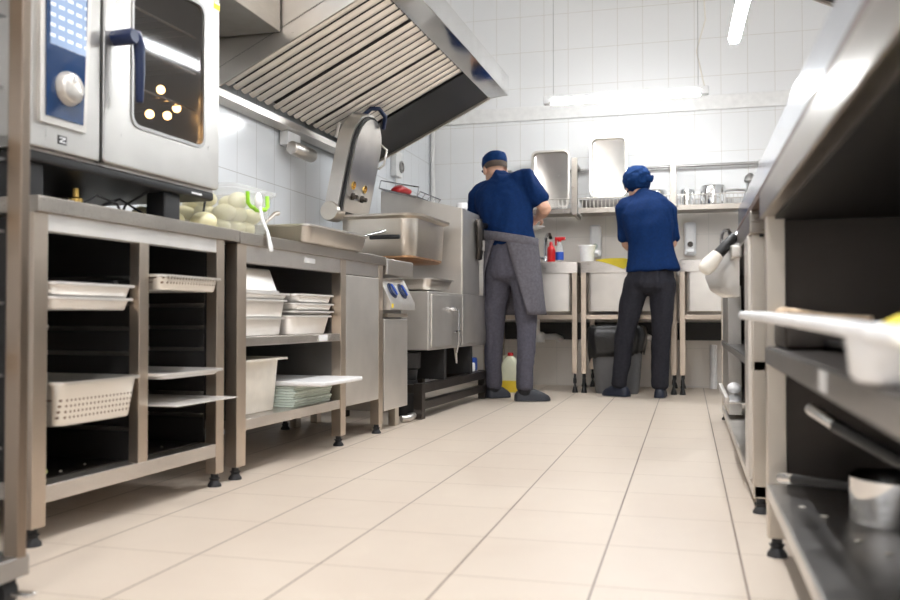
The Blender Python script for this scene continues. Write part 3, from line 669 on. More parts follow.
def faucet(label, x, y, s=1):
    t = thing('faucet', label, 'faucet', (x, y, .967), 0, 'sink faucets')
    MB().lathe([(.028, 0), (.028, .01), (.02, .014), (.02, .07), (.016, .075)], (0, 0, 0), 16).build('base', 'chrome', t)
    MB().tube([(0, 0, .06), (0, 0, .17), (.005 * s, -.01, .22), (.025 * s, -.05, .25), (.05 * s, -.10, .245), (.06 * s, -.13, .215)], .0145, 12).build('spout', 'chrome', t)
    MB().tube([(0, 0, .055), (-.05 * s, -.03, .075), (-.07 * s, -.04, .09)], [.013, .009, .008], 10).build('lever', 'chrome', t)
faucet('chrome faucet on the left sink beside the red bottle', -1.105, 7.04)
faucet('chrome faucet on the right sink by the worktable', .25, 7.05)
t = thing('detergent_bottle', 'red plastic bottle standing on the left sink by its faucet', 'bottle', (-1.0, 6.64, .968))
MB().lathe([(.03, 0), (.032, .005), (.032, .10), (.026, .12), (.014, .13), (.014, .14)], (0, 0, 0), 18).build('body', 'red', t)
MB().lathe([(.014, .138), (.012, .155), (.006, .16)], (0, 0, 0), 12).build('cap', 'red', t)
t = thing('spray_bottle', 'clear spray bottle with red trigger standing on the left sink', 'bottle', (-.945, 6.70, .968))
MB().lathe([(.03, 0), (.032, .005), (.032, .09), (.028, .12), (.013, .15), (.013, .17)], (0, 0, 0), 18).build('body', 'box_pl', t)
MB().lathe([(.0325, .025), (.0328, .03), (.0328, .08), (.0325, .085)], (0, 0, 0), 18, cap=False).build('label_band', 'blue', t)
MB().box(-.035, .045, -.012, .012, .175, .2, .004).box(-.035, -.02, -.008, .008, .135, .178, .003).lathe([(.016, .165), (.016, .18)], (0, 0, 0), 12).build('trigger', 'red', t)
t = thing('bucket', 'white plastic bucket standing on the middle sink', 'bucket', (-.73, 6.66, .968))
MB().lathe([(.048, 0), (.05, .004), (.06, .118), (.066, .118), (.066, .128), (.058, .128), (.047, .006), (.004, .004)], (0, 0, 0), 22).build('body', 'white_pl', t)
cl = MB()
cl.loft([[(x, 6.505 + .0, z) for x, z in ((0, .972), (.0, .978))] + [(.0, 6.62, .978), (.0, 6.62, .972)], [(.1, 6.48, .945), (.1, 6.474, .985), (.1, 6.63, .99), (.1, 6.63, .972)], [(.2, 6.478, .905), (.2, 6.470, .985), (.2, 6.64, .992), (.2, 6.64, .972)], [(.25, 6.48, .94), (.25, 6.474, .975), (.25, 6.62, .98), (.25, 6.62, .972)]])
bmesh.ops.transform(cl.bm, matrix=Matrix.Translation((-.65, 0, 0)), verts=cl.bm.verts)
tag(cl.build('cleaning_cloth', 'yellow'), 'yellow cloth hanging over the middle sink edge', 'cloth')
tag(MB().box(-.6, -.47, 6.66, 6.74, .968, .985, .005).build('scouring_pad', 'lime'), 'green scouring pad on the middle sink behind the yellow cloth', 'pad')
def dispenser(label, x, z):
    t = thing('soap_dispenser', label, 'dispenser', (x, YB, z), 0, 'wall soap dispensers')
    MB().box(-.045, .045, -.09, 0, 0, .26, .02, 3).build('case', 'white_pl', t)
    MB().lathe([(.022, -.098), (.022, -.088)], (0, 0, .085), 16, 'y').build('window', 'green_tr' if x < -.3 else 'steel_dk', t)
    MB().box(-.03, .03, -.11, -.085, .02, .05, .008).build('push_lever', 'white_pl', t)
dispenser('white wall soap dispenser with green window behind the bucket', -.715, 1.04)
dispenser('white wall soap dispenser with dark window right of the woman', .02, 1.04)
# ------------------------------------------------------------------ drying shelf on back wall
t = thing('drying_shelf', 'long steel drying rack shelf fixed on the back wall', 'shelf')
for i, (x0, x1) in enumerate(((-1.42, -.88), (-.82, -.13), (-.075, .52))):
    MB().box(x0, x1, 6.86, 7.16, 1.372, 1.384, .003).box(x0, x1, 6.855, 6.865, 1.365, 1.405, .002).build('shelf_board', 'steel_edge', t)
    g = MB().tube([(x0, 6.87, 1.482), (x1, 6.87, 1.482)], .005, 8).tube([(x0, 7.13, 1.482), (x1, 7.13, 1.482)], .005, 8)
    n = int((x1 - x0) / .03)
    for k in range(n + 1):
        x = x0 + (x1 - x0) * k / n
        g.tube([(x, 6.87, 1.482), (x, 6.87, 1.41), (x, 7.13, 1.41), (x, 7.13, 1.482)], .003, 5)
    g.build('wire_rack', 'steel', t)
for x in (-.85, -.103):
    u = MB().box(x - .022, x + .022, 6.85, 6.89, 1.355, 1.80, .002).box(x - .012, x + .012, 6.88, 7.2, 1.35, 1.38, .002).box(x - .015, x + .015, 6.88, 7.2, 1.74, 1.765, .002)
    u.build('upright', 'steel_edge', t)
MB().tube([(-1.42, 7.14, 1.745), (.55, 7.14, 1.745)], .013, 10).build('hanging_rail', 'steel_mid', t)
for x in (-1.42, .55): MB().box(x - .02, x + .02, 7.12, 7.2, 1.72, 1.77, .003).build('rail_bracket', 'steel_mid', t)
def lean_tray(label, x0, x1, z0, z1, y, mat):
    w, h = x1 - x0, z1 - z0
    mb = pan_mb(w, h, .03, .012, .04)
    o = mb.build('baking_tray', mat); o.location = ((x0 + x1) / 2, y, (z0 + z1) / 2); o.rotation_euler = (math.radians(84), 0, 0)
    return tag(o, label, 'tray', 'trays leaning on the drying shelf')
lean_tray('steel tray leaning upright on the drying shelf, the lower left one', -1.205, -.895, 1.415, 1.885, 6.955, 'steel')
lean_tray('bright tray leaning upright on the drying shelf, the taller one above the bucket', -.738, -.45, 1.49, 1.97, 6.955, 'steel_lt')
tag(pan_mb(.40, .22, .06).build('gastronorm_pan', 'steel_mid', loc=(-.62, 7.0, 1.4135)), 'dull steel pan lying in the rack under the taller tray', 'pan')
def pot(label, x, y, z, r, h, ang, hl=.16):
    t = thing('saucepan', label, 'saucepan', (x, y, z), ang, 'pans on the drying shelf')
    MB().lathe([(r * .9, h), (r, h * .85), (r, .004), (r + .006, 0), (r - .004, .0), (r - .004, h * .8), (.004, h * .9)], (0, 0, 0), 24).build('bowl', 'steel_pol', t)
    MB().tube([(r, 0, h * .75), (r + hl * .5, 0, h * .8), (r + hl, 0, h * .78)], [.007, .009, .009], 8).build('handle', 'steel_pol', t)
pot('upturned steel saucepan with long handle on the right end of the drying shelf', .19, 7.0, 1.4135, .095, .145, .25, .15)
pot('small upturned steel saucepan on the drying shelf, left of the long-handled one', .0, 7.02, 1.4135, .06, .125, 2.5, .09)
pot('upturned saucepan on the drying shelf behind the woman cap', -.24, 7.0, 1.4135, .09, .125, 2.9)
t = thing('steel_jug', 'steel jug with dark lid on the far right of the drying shelf', 'jug', (.455, 6.935, 1.4135))
MB().lathe([(.045, 0), (.05, .005), (.045, .06), (.03, .12), (.032, .15), (.028, .15), (.026, .12), (.004, .01)], (0, 0, 0), 22).build('body', 'steel_pol', t)
MB().lathe([(.033, .15), (.045, .165), (.036, .2), (.012, .222), (.004, .225)], (0, 0, 0), 22).build('lid', 'steel_mid', t)
MB().tube([(.035, 0, .14), (.075, 0, .13), (.075, 0, .06), (.046, 0, .04)], .006, 8).build('handle', 'steel', t)
# ------------------------------------------------------------------ things on floor at the back
t = thing('canister', 'yellow-liquid plastic canister with red cap on the floor behind the man', 'canister', (-1.272, 6.42, 0))
MB().loft([rrect(.145, .11, .03, 0), rrect(.15, .115, .03, .01), rrect(.15, .115, .03, .19), rrect(.11, .09, .03, .225), rrect(.06, .06, .025, .26), rrect(.04, .04, .018, .27)]).build('body', 'can_pl', t)
MB().loft([rrect(.1505, .1155, .03, .004), rrect(.1512, .1162, .03, .01), rrect(.1512, .1162, .03, .085), rrect(.1505, .1155, .03, .09)]).build('liquid', 'can_liq', t)
MB().lathe([(.02, .262), (.022, .266), (.022, .29), (.018, .294)], (0, 0, 0), 16).build('cap', 'red', t)
MB().tube([(-.045, 0, .222), (-.05, 0, .262), (-.025, 0, .275)], .009, 8).build('handle', 'can_pl', t)
t = thing('trash_bin', 'grey plastic trash bin with black bag at the woman feet', 'bin', (-.505, 6.60, 0))
MB().loft([rrect(.30, .25, .06, 0), rrect(.31, .26, .06, .01), rrect(.375, .31, .07, .42), rrect(.39, .325, .07, .42), rrect(.39, .325, .07, .44), rrect(.365, .30, .07, .44), rrect(.30, .25, .06, .02)]).build('body', 'bin', t)
bg = MB(); n = 40
rings = []
for j, (z, s) in enumerate(((.29, 1.0), (.33, 1.04), (.39, 1.09), (.44, 1.10), (.48, 1.05), (.49, .95), (.43, .9))):
    ring = []
    for k in range(n):
        a = 2 * PI * k / n
        q = rrect(.385 * s, .32 * s, .07, 0, n // 4 - 1)[k % n]
        zz = z + (.03 * noise.noise(Vector((math.cos(a) * 2.5, math.sin(a) * 2.5, 1.))) * (1.6 if j < 2 else .6)) - (.05 * max(0, math.cos(a - 3.4)) if j < 2 else 0)
        w = 1 + .035 * noise.noise(Vector((math.cos(a) * 6, math.sin(a) * 6, z * 14)))
        ring.append((q[0] * w, q[1] * w, zz))
    rings.append(ring)
bg.loft(rings, cap=False)
bo = bg.build('bin_bag', 'bag', t)
sm = bo.modifiers.new('thickness', 'SOLIDIFY'); sm.thickness = .003; sm.offset = 0
# ------------------------------------------------------------------ right-hand tables
def right_table(name, label, ya, yb, mids, drawer=False, low=.165):
    t = thing(name, label, 'table', (0, 0, 0), 0, 'steel tables along the right side')
    x0, x1 = .175, .92
    wt = MB().box(x0 - .008, x1, ya, yb, .786, .85, .004).build('worktop', 'steel_edge', t)
    for y in (ya + .03, yb - .075):
        for x in (x0, x1 - .045):
            lg = MB().box(x, x + .042, y, y + .042, .044, .787, .002).build('leg', 'steel_warm', t)
            foot_mb(x + .021, y + .021, .046).build('adjustable_foot', 'rubber', lg)
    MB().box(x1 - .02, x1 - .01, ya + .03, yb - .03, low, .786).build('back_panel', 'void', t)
    MB().box(x0 + .02, x1 - .02, ya + .02, yb - .05, .778, .786).build('underside_shade', 'void', t)  # black sheet added as painted shade under the worktop
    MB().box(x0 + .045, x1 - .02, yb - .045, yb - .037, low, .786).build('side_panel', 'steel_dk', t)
    for z0, z1, m in mids:
        MB().box(x0 + .001, x1 - .02, ya + .03, yb - .034, z0, z1, .003).build('shelf', m, t)
        MB().box(x0 - .001, x0 + .001, ya + .05, yb - .04, z0 + .004, z1 - .004).build('shelf_edge', 'steel_lt' if z0 < .3 else 'steel_mid', t)
    return t
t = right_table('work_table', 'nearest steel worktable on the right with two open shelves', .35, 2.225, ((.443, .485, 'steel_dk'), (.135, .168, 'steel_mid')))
MB().box(.171, .1735, 1.235, 1.29, .452, .48).build('price_label', 'white_pl', t)
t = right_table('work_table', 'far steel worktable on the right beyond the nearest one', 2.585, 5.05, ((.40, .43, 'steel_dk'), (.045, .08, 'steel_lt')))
MB().box(.165, .21, 2.66, 2.80, .09, .786, .003).build('front_panel', 'steel_lt', t)
MB().box(.18, .24, 4.3, 5.0, .10, .70, .003).build('side_cover', 'steel_v', t)
meshm = MB().prism([(.185, .868), (.178, .872), (.178, .945), (.19, .952), (.36, .952), (.36, .868)], .75, 3.35)
tr = thing('ingredient_rail', 'long polished steel ingredient rail lying along the right worktable edge', 'rail')
meshm.build('casing', 'steel_rail', tr)
MB().box(.20, .34, .8, 3.3, .952, .957, .002).build('cover', 'steel_h', tr)
MB().box(.172, .36, .75, 3.35, .8505, .868).build('gap_strip', 'brown', tr)  # brown strip drawn as the thin dark gap under the casing
tag(pan_mb(.4, .9, .02).build('oven_sheet', 'steel_pol', loc=(.30, 3.55, .275)), 'bright tray edge sticking out low from the far worktable', 'tray') if False else None
t = thing('pull_out_tray', 'thin steel tray sticking out of the far worktable by a bent edge', 'tray', (.22, 3.45, .27))
MB().box(-.1, .3, -.42, .22, 0, .006, .002).build('sheet', 'steel_pol', t)
MB().box(-.105, -.09, -.42, .22, -.002, .02, .002).build('edge', 'steel_lt', t)
MB().box(.1, .2, -.3, -.28, -.19, 0.0, .002).box(.1, .2, .12, .14, -.19, 0., .002).build('bracket', 'steel_dk', t)
tag(MB().ell((0, 0, .02), (.025, .045, .02)).build('white_cloth', 'white_pl', loc=(.16, 3.35, .277)), 'small white rag on the thin pull-out tray', 'cloth')
t = thing('steel_hopper', 'polished six-sided steel hopper hanging off the right worktable front', 'hopper', (0, 3.06, 0))
hp = MB().loft([[(.165, .0, .80), (.165, .30, .80), (.13, .34, .80), (.10, .30, .80), (.10, .05, .80)][::-1] and [(.165, .0, .80), (.165, .34, .80), (.14, .37, .80), (.115, .30, .80)],
                [(.165, -.01, .70), (.165, .36, .70), (.10, .38, .70), (.06, .28, .70)], [(.165, -.01, .655), (.165, .30, .655), (.085, .30, .645), (.075, .20, .65)], [(.165, .0, .622), (.165, .2, .622), (.12, .22, .622), (.11, .14, .622)]])
hp.build('hopper', 'pan_steel', t)
MB().box(.14, .175, .0, .2, .75, .79, .004).build('hanger', 'steel', t)
t = thing('kitchen_tool', 'beige-ended tool with black grip sticking up off the worktable front', 'tool', (.118, 3.2, .772))
MB().limb([((-.06, -.015, -.052), .026, .026), ((-.045, -.01, -.035), .029, .029), ((-.02, -.0, -.005), .023, .023)], (0, 1, 0), 14).build('end_cap', 'cream_pl', t)
MB().limb([((-.02, 0, -.005), .02, .02), ((.012, .01, .03), .019, .019), ((.038, .02, .06), .017, .017)], (0, 1, 0), 14).build('grip', 'black', t)
MB().tube([(.035, .02, .055), (.058, .03, .08), (.066, .03, .06)], .009, 10).build('shaft', 'chrome', t)
# foreground: things on the near table's shelves
t = thing('plastic_tub', 'blurred white tub with yellow cloth on the near shelf at the right edge', 'tub', (.255, .975, .4855))
MB().lathe([(.09, 0), (.095, .005), (.10, .05), (.106, .05), (.106, .058), (.097, .058), (.09, .008), (.004, .006)], (0, 0, 0), 28).build('body', 'white_pl', t)
tag(MB().ell((0, 0, 0), (.07, .07, .02), 16, 10).build('yellow_cloth', 'yellow', loc=(.258, .975, .54)), 'folded yellow cloth filling the white tub', 'cloth')
t = thing('steel_container', 'shiny cream container behind the white tub at the right edge', 'container', (.295, 1.17, .4855))
pan_mb(.13, .15, .06, .008, .02).build('body', 'cream_pl', t)
t = thing('paddle', 'long white-handled paddle lying along the near table middle shelf', 'paddle', (.0, 0, .0))
MB().limb([((.118, 2.06, .556), .0095, .0095), ((.135, 1.7, .552), .0095, .0095), ((.16, 1.1, .541), .0095, .0095), ((.18, .80, .532), .010, .010)], (1, 0, 0), 12).build('handle', 'white_pl', t)
MB().limb([((.18, .80, .532), .02, .010), ((.19, .70, .53), .04, .009), ((.195, .55, .527), .045, .008), ((.20, .48, .525), .03, .007)], (1, 0, 0), 14).build('blade', 'cream_pl', t)
tag(MB().box(.19, .34, 1.90, 2.14, .4855, .541, .01).build('food_container', 'steel_dk'), 'low dark container on the near shelf under the paddle handle', 'container')
t = thing('wooden_spoon', 'wooden spoon lying on the dark container on the near shelf', 'spoon', (.22, 1.98, .5415))
MB().tube([(.0, .1, .024), (.06, -.02, .012), (.12, -.14, .008)], [.008, .007, .006], 8).build('handle', 'wood', t)
MB().ell((-.01, .13, .022), (.02, .03, .012)).build('bowl', 'wood', t)
t = thing('whisk', 'steel utensil with chrome shaft lying on the near middle shelf', 'utensil', (.27, 1.75, .4855))
MB().tube([(0, .15, .012), (.02, 0, .012)], .009, 8).build('handle', 'black', t)
MB().tube([(.02, 0, .012), (.04, -.15, .016), (.05, -.3, .012)], .006, 8).build('shaft', 'chrome', t)
def saucepan(label, loc, ang, r, h, hl, up, z_h):
    t = thing('saucepan', label, 'saucepan', loc, ang, 'saucepans on the near low shelf')
    MB().lathe([(r * .93, 0), (r, .008), (r, h), (r + .005, h + .003), (r - .003, h), (r - .003, .012), (.004, .008)], (0, 0, 0), 32).build('pot', 'steel_pol', t)
    hb = MB().tube([(r - .005, 0, z_h), (r + .03, 0, z_h + up * .15), (r + hl * .8, 0, z_h + up * .8)], [.008, .01, .012], 10).build('handle', 'black', t)
    MB().tube([(r + hl * .8, 0, z_h + up * .8), (r + hl * .97, 0, z_h + up), (r + hl, 0, z_h + up)], [.0115, .013, .007], 10).build('handle_tip', 'steel_pol', hb)
saucepan('steel saucepan with black handle on the near low shelf', (.375, 1.80, .1685), math.radians(123), .085, .085, .25, -.022, .05)
saucepan('wide steel pan with long black handle at the right edge of the low shelf', (.43, 1.20, .1685), math.radians(112), .12, .13, .46, .10, .115)
for k in range(5):
    tag(MB().ell((0, 0, .002), (.008, .006, .002), 8, 5).build('crumb', 'cream_pl', loc=(.22 + .03 * k, 1.9 - .13 * k + .05 * (k % 2), .1688)), 'tiny pale crumb on the near low shelf', 'crumb', 'crumbs on the near low shelf')
# ------------------------------------------------------------------ tray trolley at the left edge
t = thing('tray_trolley', 'blurred steel tray trolley at the left edge of the view', 'trolley', (-1.235, 1.42, 0))
for x in (0, -.56):
    for y in (0, -.42): MB().box(x - .03, x + .004, y - .012, y + .012, .09, 1.75, .003).build('post', 'steel_post', t)
MB().box(-.604, .004, -.44, .02, .055, .095, .003).build('base', 'steel_mid', t)
MB().box(-.604, .004, -.44, .02, 1.74, 1.77, .003).build('top', 'steel_mid', t)
for k in range(10):
    z = .3 + .14 * k
    MB().box(-.55, -.045, -.018, -.0, z - .003, z, .0).build('slide', 'steel_mid', t); MB().box(-.55, -.045, -.42, -.40, z - .003, z).build('slide', 'steel_mid', t)
for x in (-.03, -.55):
    for y in (-.02, -.40):
        cs = MB().box(x - .02, x + .02, y - .02, y + .02, .045, .056).lathe([(.008, -.02), (.028, -.018), (.028, .018), (.008, .02)], (x, y, .029), 16, 'y').build('caster', 'rubber', t)
        MB().box(x + .02, x + .075, y - .01, y + .012, .026, .034, .003).build('brake_lever', 'steel_pol', cs)
for k in (1, 3, 4, 6, 7, 8, 9):
    nm = ['', 'lowest', '', 'second from the bottom', 'third from the bottom', '', 'fourth from the bottom', 'third from the top', 'second from the top', 'topmost'][k]
    tag(pan_mb(.50, .405, .045).build('trolley_tray', 'steel_warm', loc=(-1.235 - .30, 1.21, .301 + .14 * k)), 'steel tray in the left edge trolley, ' + nm, 'tray', 'trays in the trolley')
# ------------------------------------------------------------------ people
def remesh(mb, name, mat, parent, vox, smooth_it=4, wrinkle=0., wscale=(9, 9, 4), seed=0):
    o = mb.build(name, mat, parent)
    m = o.modifiers.new('r', 'REMESH'); m.mode = 'VOXEL'; m.voxel_size = vox
    s = o.modifiers.new('s', 'SMOOTH'); s.iterations = smooth_it; s.factor = .5
    bpy.context.view_layer.update()
    dg = bpy.context.evaluated_depsgraph_get()
    me = bpy.data.meshes.new_from_object(o.evaluated_get(dg))
    o.modifiers.clear(); old = o.data; o.data = me; bpy.data.meshes.remove(old); me.name = name
    if not me.materials: me.materials.append(M[mat])
    if wrinkle:
        me.update(); nrm = [v.normal.copy() for v in me.vertices]
        for v, nn in zip(me.vertices, nrm):
            p = v.co; q = Vector((p.x * wscale[0] + seed, p.y * wscale[1], p.z * wscale[2]))
            q += Vector((1, 1, 1)) * noise.noise(q * .7) * .8
            v.co += nn * wrinkle * (noise.noise(q) + .5 * noise.noise(q * 2.3))
    me.polygons.foreach_set('use_smooth', [True] * len(me.polygons))
    return o
def hand(mb, wrist, d, up, s=1., curl=.6, side=1):
    """palm, four curled fingers of unequal length and a thumb from the palm's side"""
    d = Vector(d).normalized(); up = Vector(up); up = (up - d * up.dot(d)).normalized(); lat = d.cross(up) * side
    w = Vector(wrist)
    mb.limb([(w - d * .02, .028 * s, .020 * s), (w + d * .03 * s, .036 * s, .016 * s), (w + d * .085 * s, .041 * s, .014 * s)], lat, 14)
    for k, (off, L) in enumerate(((-.031, .062), (-.0105, .074), (.0105, .078), (.031, .07))):
        p = w + d * .075 * s + lat * off * s; pts = [(p, .0095 * s, .009 * s)]
        ang = 0
        for j, fr in enumerate((.5, .3, .25)):
            ang += curl * (.55 + .25 * j)
            p = p + (d * math.cos(ang) - up * math.sin(ang)) * L * fr * s * 1.15
            pts.append((p, (.0088 - .001 * j) * s, (.0085 - .001 * j) * s))
        mb.limb(pts, lat, 10)
    p = w + d * .03 * s + lat * .030 * s
    q = p + (d * .6 + lat * .7 - up * .2).normalized() * .04 * s; r = q + (d * .95 - up * .45).normalized() * .034 * s
    mb.limb([(p, .013 * s, .013 * s), (q, .0105 * s, .0105 * s), (r, .0085 * s, .0085 * s)], up, 10)
def head(mb, c, R, s=1.):
    """skull, jaw, nose, ears, brow and lips; R turns it, face along +Y"""
    c = Vector(c)
    def T(v): return c + R @ (Vector(v) * s)
    mb.ell(c + R @ Vector((0, -.012, .03)) * s, (.074 * s, .092 * s, .088 * s), 20, 14, R)
    mb.ell(T((0, .026, -.035)), (.057 * s, .06 * s, .075 * s), 18, 12, R)
    mb.ell(T((0, .045, -.092)), (.03 * s, .028 * s, .022 * s), 14, 10, R)
    mb.limb([(T((0, .082, .012)), .010 * s, .008 * s), (T((0, .102, -.025)), .015 * s, .012 * s)], R @ Vector((1, 0, 0)), 10)
    for q in (-1, 1):
        mb.ell(T((q * .074, -.008, -.012)), (.010 * s, .022 * s, .034 * s), 12, 8, R)
        mb.ell(T((q * .032, .082, .022)), (.02 * s, .010 * s, .008 * s), 12, 8, R)
    mb.ell(T((0, .086, -.058)), (.024 * s, .008 * s, .007 * s), 12, 8, R); mb.ell(T((0, .085, -.07)), (.021 * s, .008 * s, .007 * s), 12, 8, R)
def face_details(c, R, s, parent):
    c = Vector(c)
    for q in (-1, 1):
        e = MB().ell(c + R @ Vector((q * .031, .080, .008)) * s, (.012 * s, .010 * s, .010 * s), 12, 8).build('eye', 'white_pl', parent)
        MB().ell(c + R @ Vector((q * .031, .0885, .008)) * s, (.005 * s, .003 * s, .005 * s), 10, 6, R).build('iris', 'hair', e)
def shoe(mb, heel, toe, w, h, seedz=0.):
    a, b = Vector(heel), Vector(toe); L = b - a
    ref = Vector((-L.y, L.x, 0)).normalized()
    def P(f, z): return a + L * f + Vector((0, 0, z))
    rings = []
    for f, ww, top in ((0, .55, .5), (.06, .8, .75), (.25, .86, .95), (.45, .88, 1.), (.65, 1.0, .82), (.82, .95, .6), (.94, .66, .42), (1., .3, .22)):
        ring = []
        for k in range(14):
            q = 2 * PI * k / 14; cx, sz = math.cos(q), math.sin(q)
            zz = h * top * max(0, sz) if sz > 0 else 0.
            ring.append(P(f, .004 + zz) + ref * (w * ww * (abs(cx) ** .7) * (1 if cx > 0 else -1)))
        rings.append(ring)
    mb.loft(rings)
# ---- man
t = thing('person', 'man in navy cap and shirt and grey apron working beside the cooker', 'person', (-1.13, 5.80, 0))
def W(p): return Vector(p) - Vector((-1.13, 5.80, 0))
hc = W((-1.295, 5.985, 1.58)); HR = Matrix.Rotation(math.radians(32), 3, 'Z') @ Matrix.Rotation(math.radians(-24), 3, 'X')
b = MB()
head(b, hc, HR, 1.06)
b.limb([(W((-1.225, 5.90, 1.42)), .064, .062), (W((-1.245, 5.925, 1.49)), .056, .058), (W((-1.286, 5.965, 1.56)), .054, .056)])
b.limb([(W((-1.15, 5.82, .90)), .145, .09), (W((-1.16, 5.84, 1.08)), .125, .085), (W((-1.20, 5.87, 1.28)), .16, .095), (W((-1.22, 5.89, 1.42)), .15, .08)])
rs, re, rw = W((-1.058, 5.86, 1.50)), W((-.925, 5.86, 1.285)), W((-1.0, 6.06, 1.25))
ls, le, lw = W((-1.395, 5.93, 1.40)), W((-1.44, 6.02, 1.15)), W((-1.27, 6.16, 1.14))
for s_, e_, w_ in ((rs, re, rw), (ls, le, lw)):
    b.limb([(s_, .056, .056), (s_.lerp(e_, .5), .05, .052), (e_, .042, .044)]); b.limb([(e_, .044, .044), (e_.lerp(w_, .35), .046, .044), (w_, .029, .026)], (0, 0, 1))
hand(b, rw, (-.55, .75, -.1), (.2, .1, 1), 1., .75, 1); hand(b, lw, (.6, .7, .05), (0, 0, 1), 1., .75, -1)
hipL, knL, anL = W((-1.23, 5.83, .90)), W((-1.275, 5.87, .50)), W((-1.292, 5.915, .09))
hipR, knR, anR = W((-1.06, 5.80, .90)), W((-1.035, 5.79, .50)), W((-1.045, 5.745, .09))
for h_, k_, a_ in ((hipL, knL, anL), (hipR, knR, anR)):
    b.limb([(h_, .078, .08), (k_, .052, .055), (k_.lerp(a_, .35), .048, .05), (a_, .034, .038)])
b.limb([(anL, .034, .036), (W((-1.27, 5.95, .045)), .028, .02), (W((-1.24, 5.98, .028)), .024, .012)], (1, 0, 0)); b.limb([(anR, .034, .036), (W((-1.01, 5.765, .045)), .028, .02), (W((-.965, 5.785, .028)), .024, .012)], (0, 1, 0))
body = remesh(b, 'body', 'skin', t, .006, 3)
face_details(hc, HR, 1.06, t)
hr = MB(); hr.ell(hc + HR @ Vector((0, -.022, .018)) * 1.06, (.083, .092, .086), 20, 14, HR)
bmesh.ops.bisect_plane(hr.bm, geom=hr.bm.verts[:] + hr.bm.edges[:] + hr.bm.faces[:], plane_co=hc + HR @ Vector((0, .012, 0)), plane_no=HR @ Vector((0, 1, -.25)), clear_outer=True)
bmesh.ops.holes_fill(hr.bm, edges=hr.bm.edges[:])
bmesh.ops.bisect_plane(hr.bm, geom=hr.bm.verts[:] + hr.bm.edges[:] + hr.bm.faces[:], plane_co=hc + HR @ Vector((0, -.05, -.018)), plane_no=HR @ Vector((0, .2, -1)), clear_outer=True)
hr.build('hair', 'hair', t)
cp_ = MB(); HC = HR @ Matrix.Rotation(math.radians(8), 3, 'X')
cp_.loft([[hc + HC @ Vector((.086 * a * math.cos(2 * PI * k / 24), -.012 + .104 * a * math.sin(2 * PI * k / 24), z)) for k in range(24)] for a, z in ((.98, .026), (1.01, .034), (1.02, .055), (1.0, .078), (.9, .100), (.66, .115), (.35, .122), (.05, .124))])
cp_.ell(hc + HC @ Vector((0, .10, .04)), (.065, .045, .012), 16, 8, HC)
remesh(cp_, 'cap', 'navy_cap', t, .006, 2, .004, (14, 14, 20), 2)
sh = MB()
sh.limb([(W((-1.155, 5.825, 1.03)), .178, .128), (W((-1.16, 5.83, 1.12)), .165, .122), (W((-1.18, 5.85, 1.22)), .178, .125), (W((-1.20, 5.865, 1.33)), .198, .122), (W((-1.215, 5.88, 1.42)), .195, .108), (W((-1.225, 5.895, 1.475)), .15, .085), (W((-1.24, 5.92, 1.515)), .07, .07)], (1, .12, .42), 24, rnd0=False)
for s_, e_, f in ((rs, re, .72), (ls, le, .9)):
    sh.ell(s_ + (W((-1.215, 5.885, 1.42)) - s_) * .2, (.074, .08, .07), 20, 12); sh.limb([(W((-1.24, 5.912, 1.475)), .06, .06), (s_.lerp(W((-1.24, 5.912, 1.475)), .5), .068, .066), (s_, .07, .066)], (0, 1, 0))
    sh.limb([(s_, .078, .078), (s_.lerp(e_, .4), .072, .07), (s_.lerp(e_, f), .070, .066)], (0, 1, 0), 18)
remesh(sh, 'shirt', 'navy', t, .008, 14, .013, (9, 9, 4), 5)
tr = MB()
tr.limb([(W((-1.145, 5.815, 1.06)), .15, .112), (W((-1.145, 5.812, .96)), .168, .122), (W((-1.145, 5.81, .85)), .165, .12)])
for h_, k_, a_ in ((hipL, knL, anL), (hipR, knR, anR)):
    tr.limb([(h_ + Vector((0, 0, -.02)), .092, .1), (h_.lerp(k_, .4), .088, .09), (k_, .066, .072), (k_.lerp(a_, .5), .059, .066), (a_ + Vector((0, 0, .0)), .055, .064)], (1, 0, 0), 18)
remesh(tr, 'trousers', 'grey_cl', t, .008, 5, .010, (11, 11, 5), 9)
# apron: shell wrapped round the hips, open at the back
def apron(th0, th1, zt, zb, name, th0b, th1b):
    mb = MB(); nA, nZ = 34, 14; grid = []
    for j in range(nZ + 1):
        f = j / nZ; z = zt + (zb - zt) * f
        a0, a1 = th0 + (th0b - th0) * f, th1 + (th1b - th1) * f
        rx, ry = .178 + .03 * f, .135 + .035 * f
        c = W((-1.148 + .02 * f, 5.815, z)); row = []
        for i in range(nA + 1):
            a = a0 + (a1 - a0) * i / nA
            q = 1 + .035 * f * math.sin(a * 9) + .02 * noise.noise(Vector((a * 2, z * 5, 3)))
            row.append(mb.bm.verts.new(c + Vector((rx * q * math.cos(a), ry * q * math.sin(a), -.03 * math.cos(a) * (1 - f)))))
        grid.append(row)
    for j in range(nZ):
        for i in range(nA): mb.bm.faces.new((grid[j][i], grid[j][i + 1], grid[j + 1][i + 1], grid[j + 1][i]))
    o = mb.build(name, 'grey_ap', t); m = o.modifiers.new('thick', 'SOLIDIFY'); m.thickness = .006; m.offset = 1
    return o
D2 = math.radians
apr = apron(D2(-95), D2(248), 1.10, .57, 'apron', D2(-55), D2(168))
bd = MB()
bd.loft([[W((-1.15, 5.815, 0)) + Vector((r * math.cos(2 * PI * k / 32) * .186, r * math.sin(2 * PI * k / 32) * .143, z - .03 * math.cos(2 * PI * k / 32))) for k in range(32)] for r, z in ((1., 1.05), (1.03, 1.055), (1.03, 1.105), (1., 1.11), (.95, 1.11), (.95, 1.05))], closed=True)
bd.build('waistband', 'grey_ap', apr)
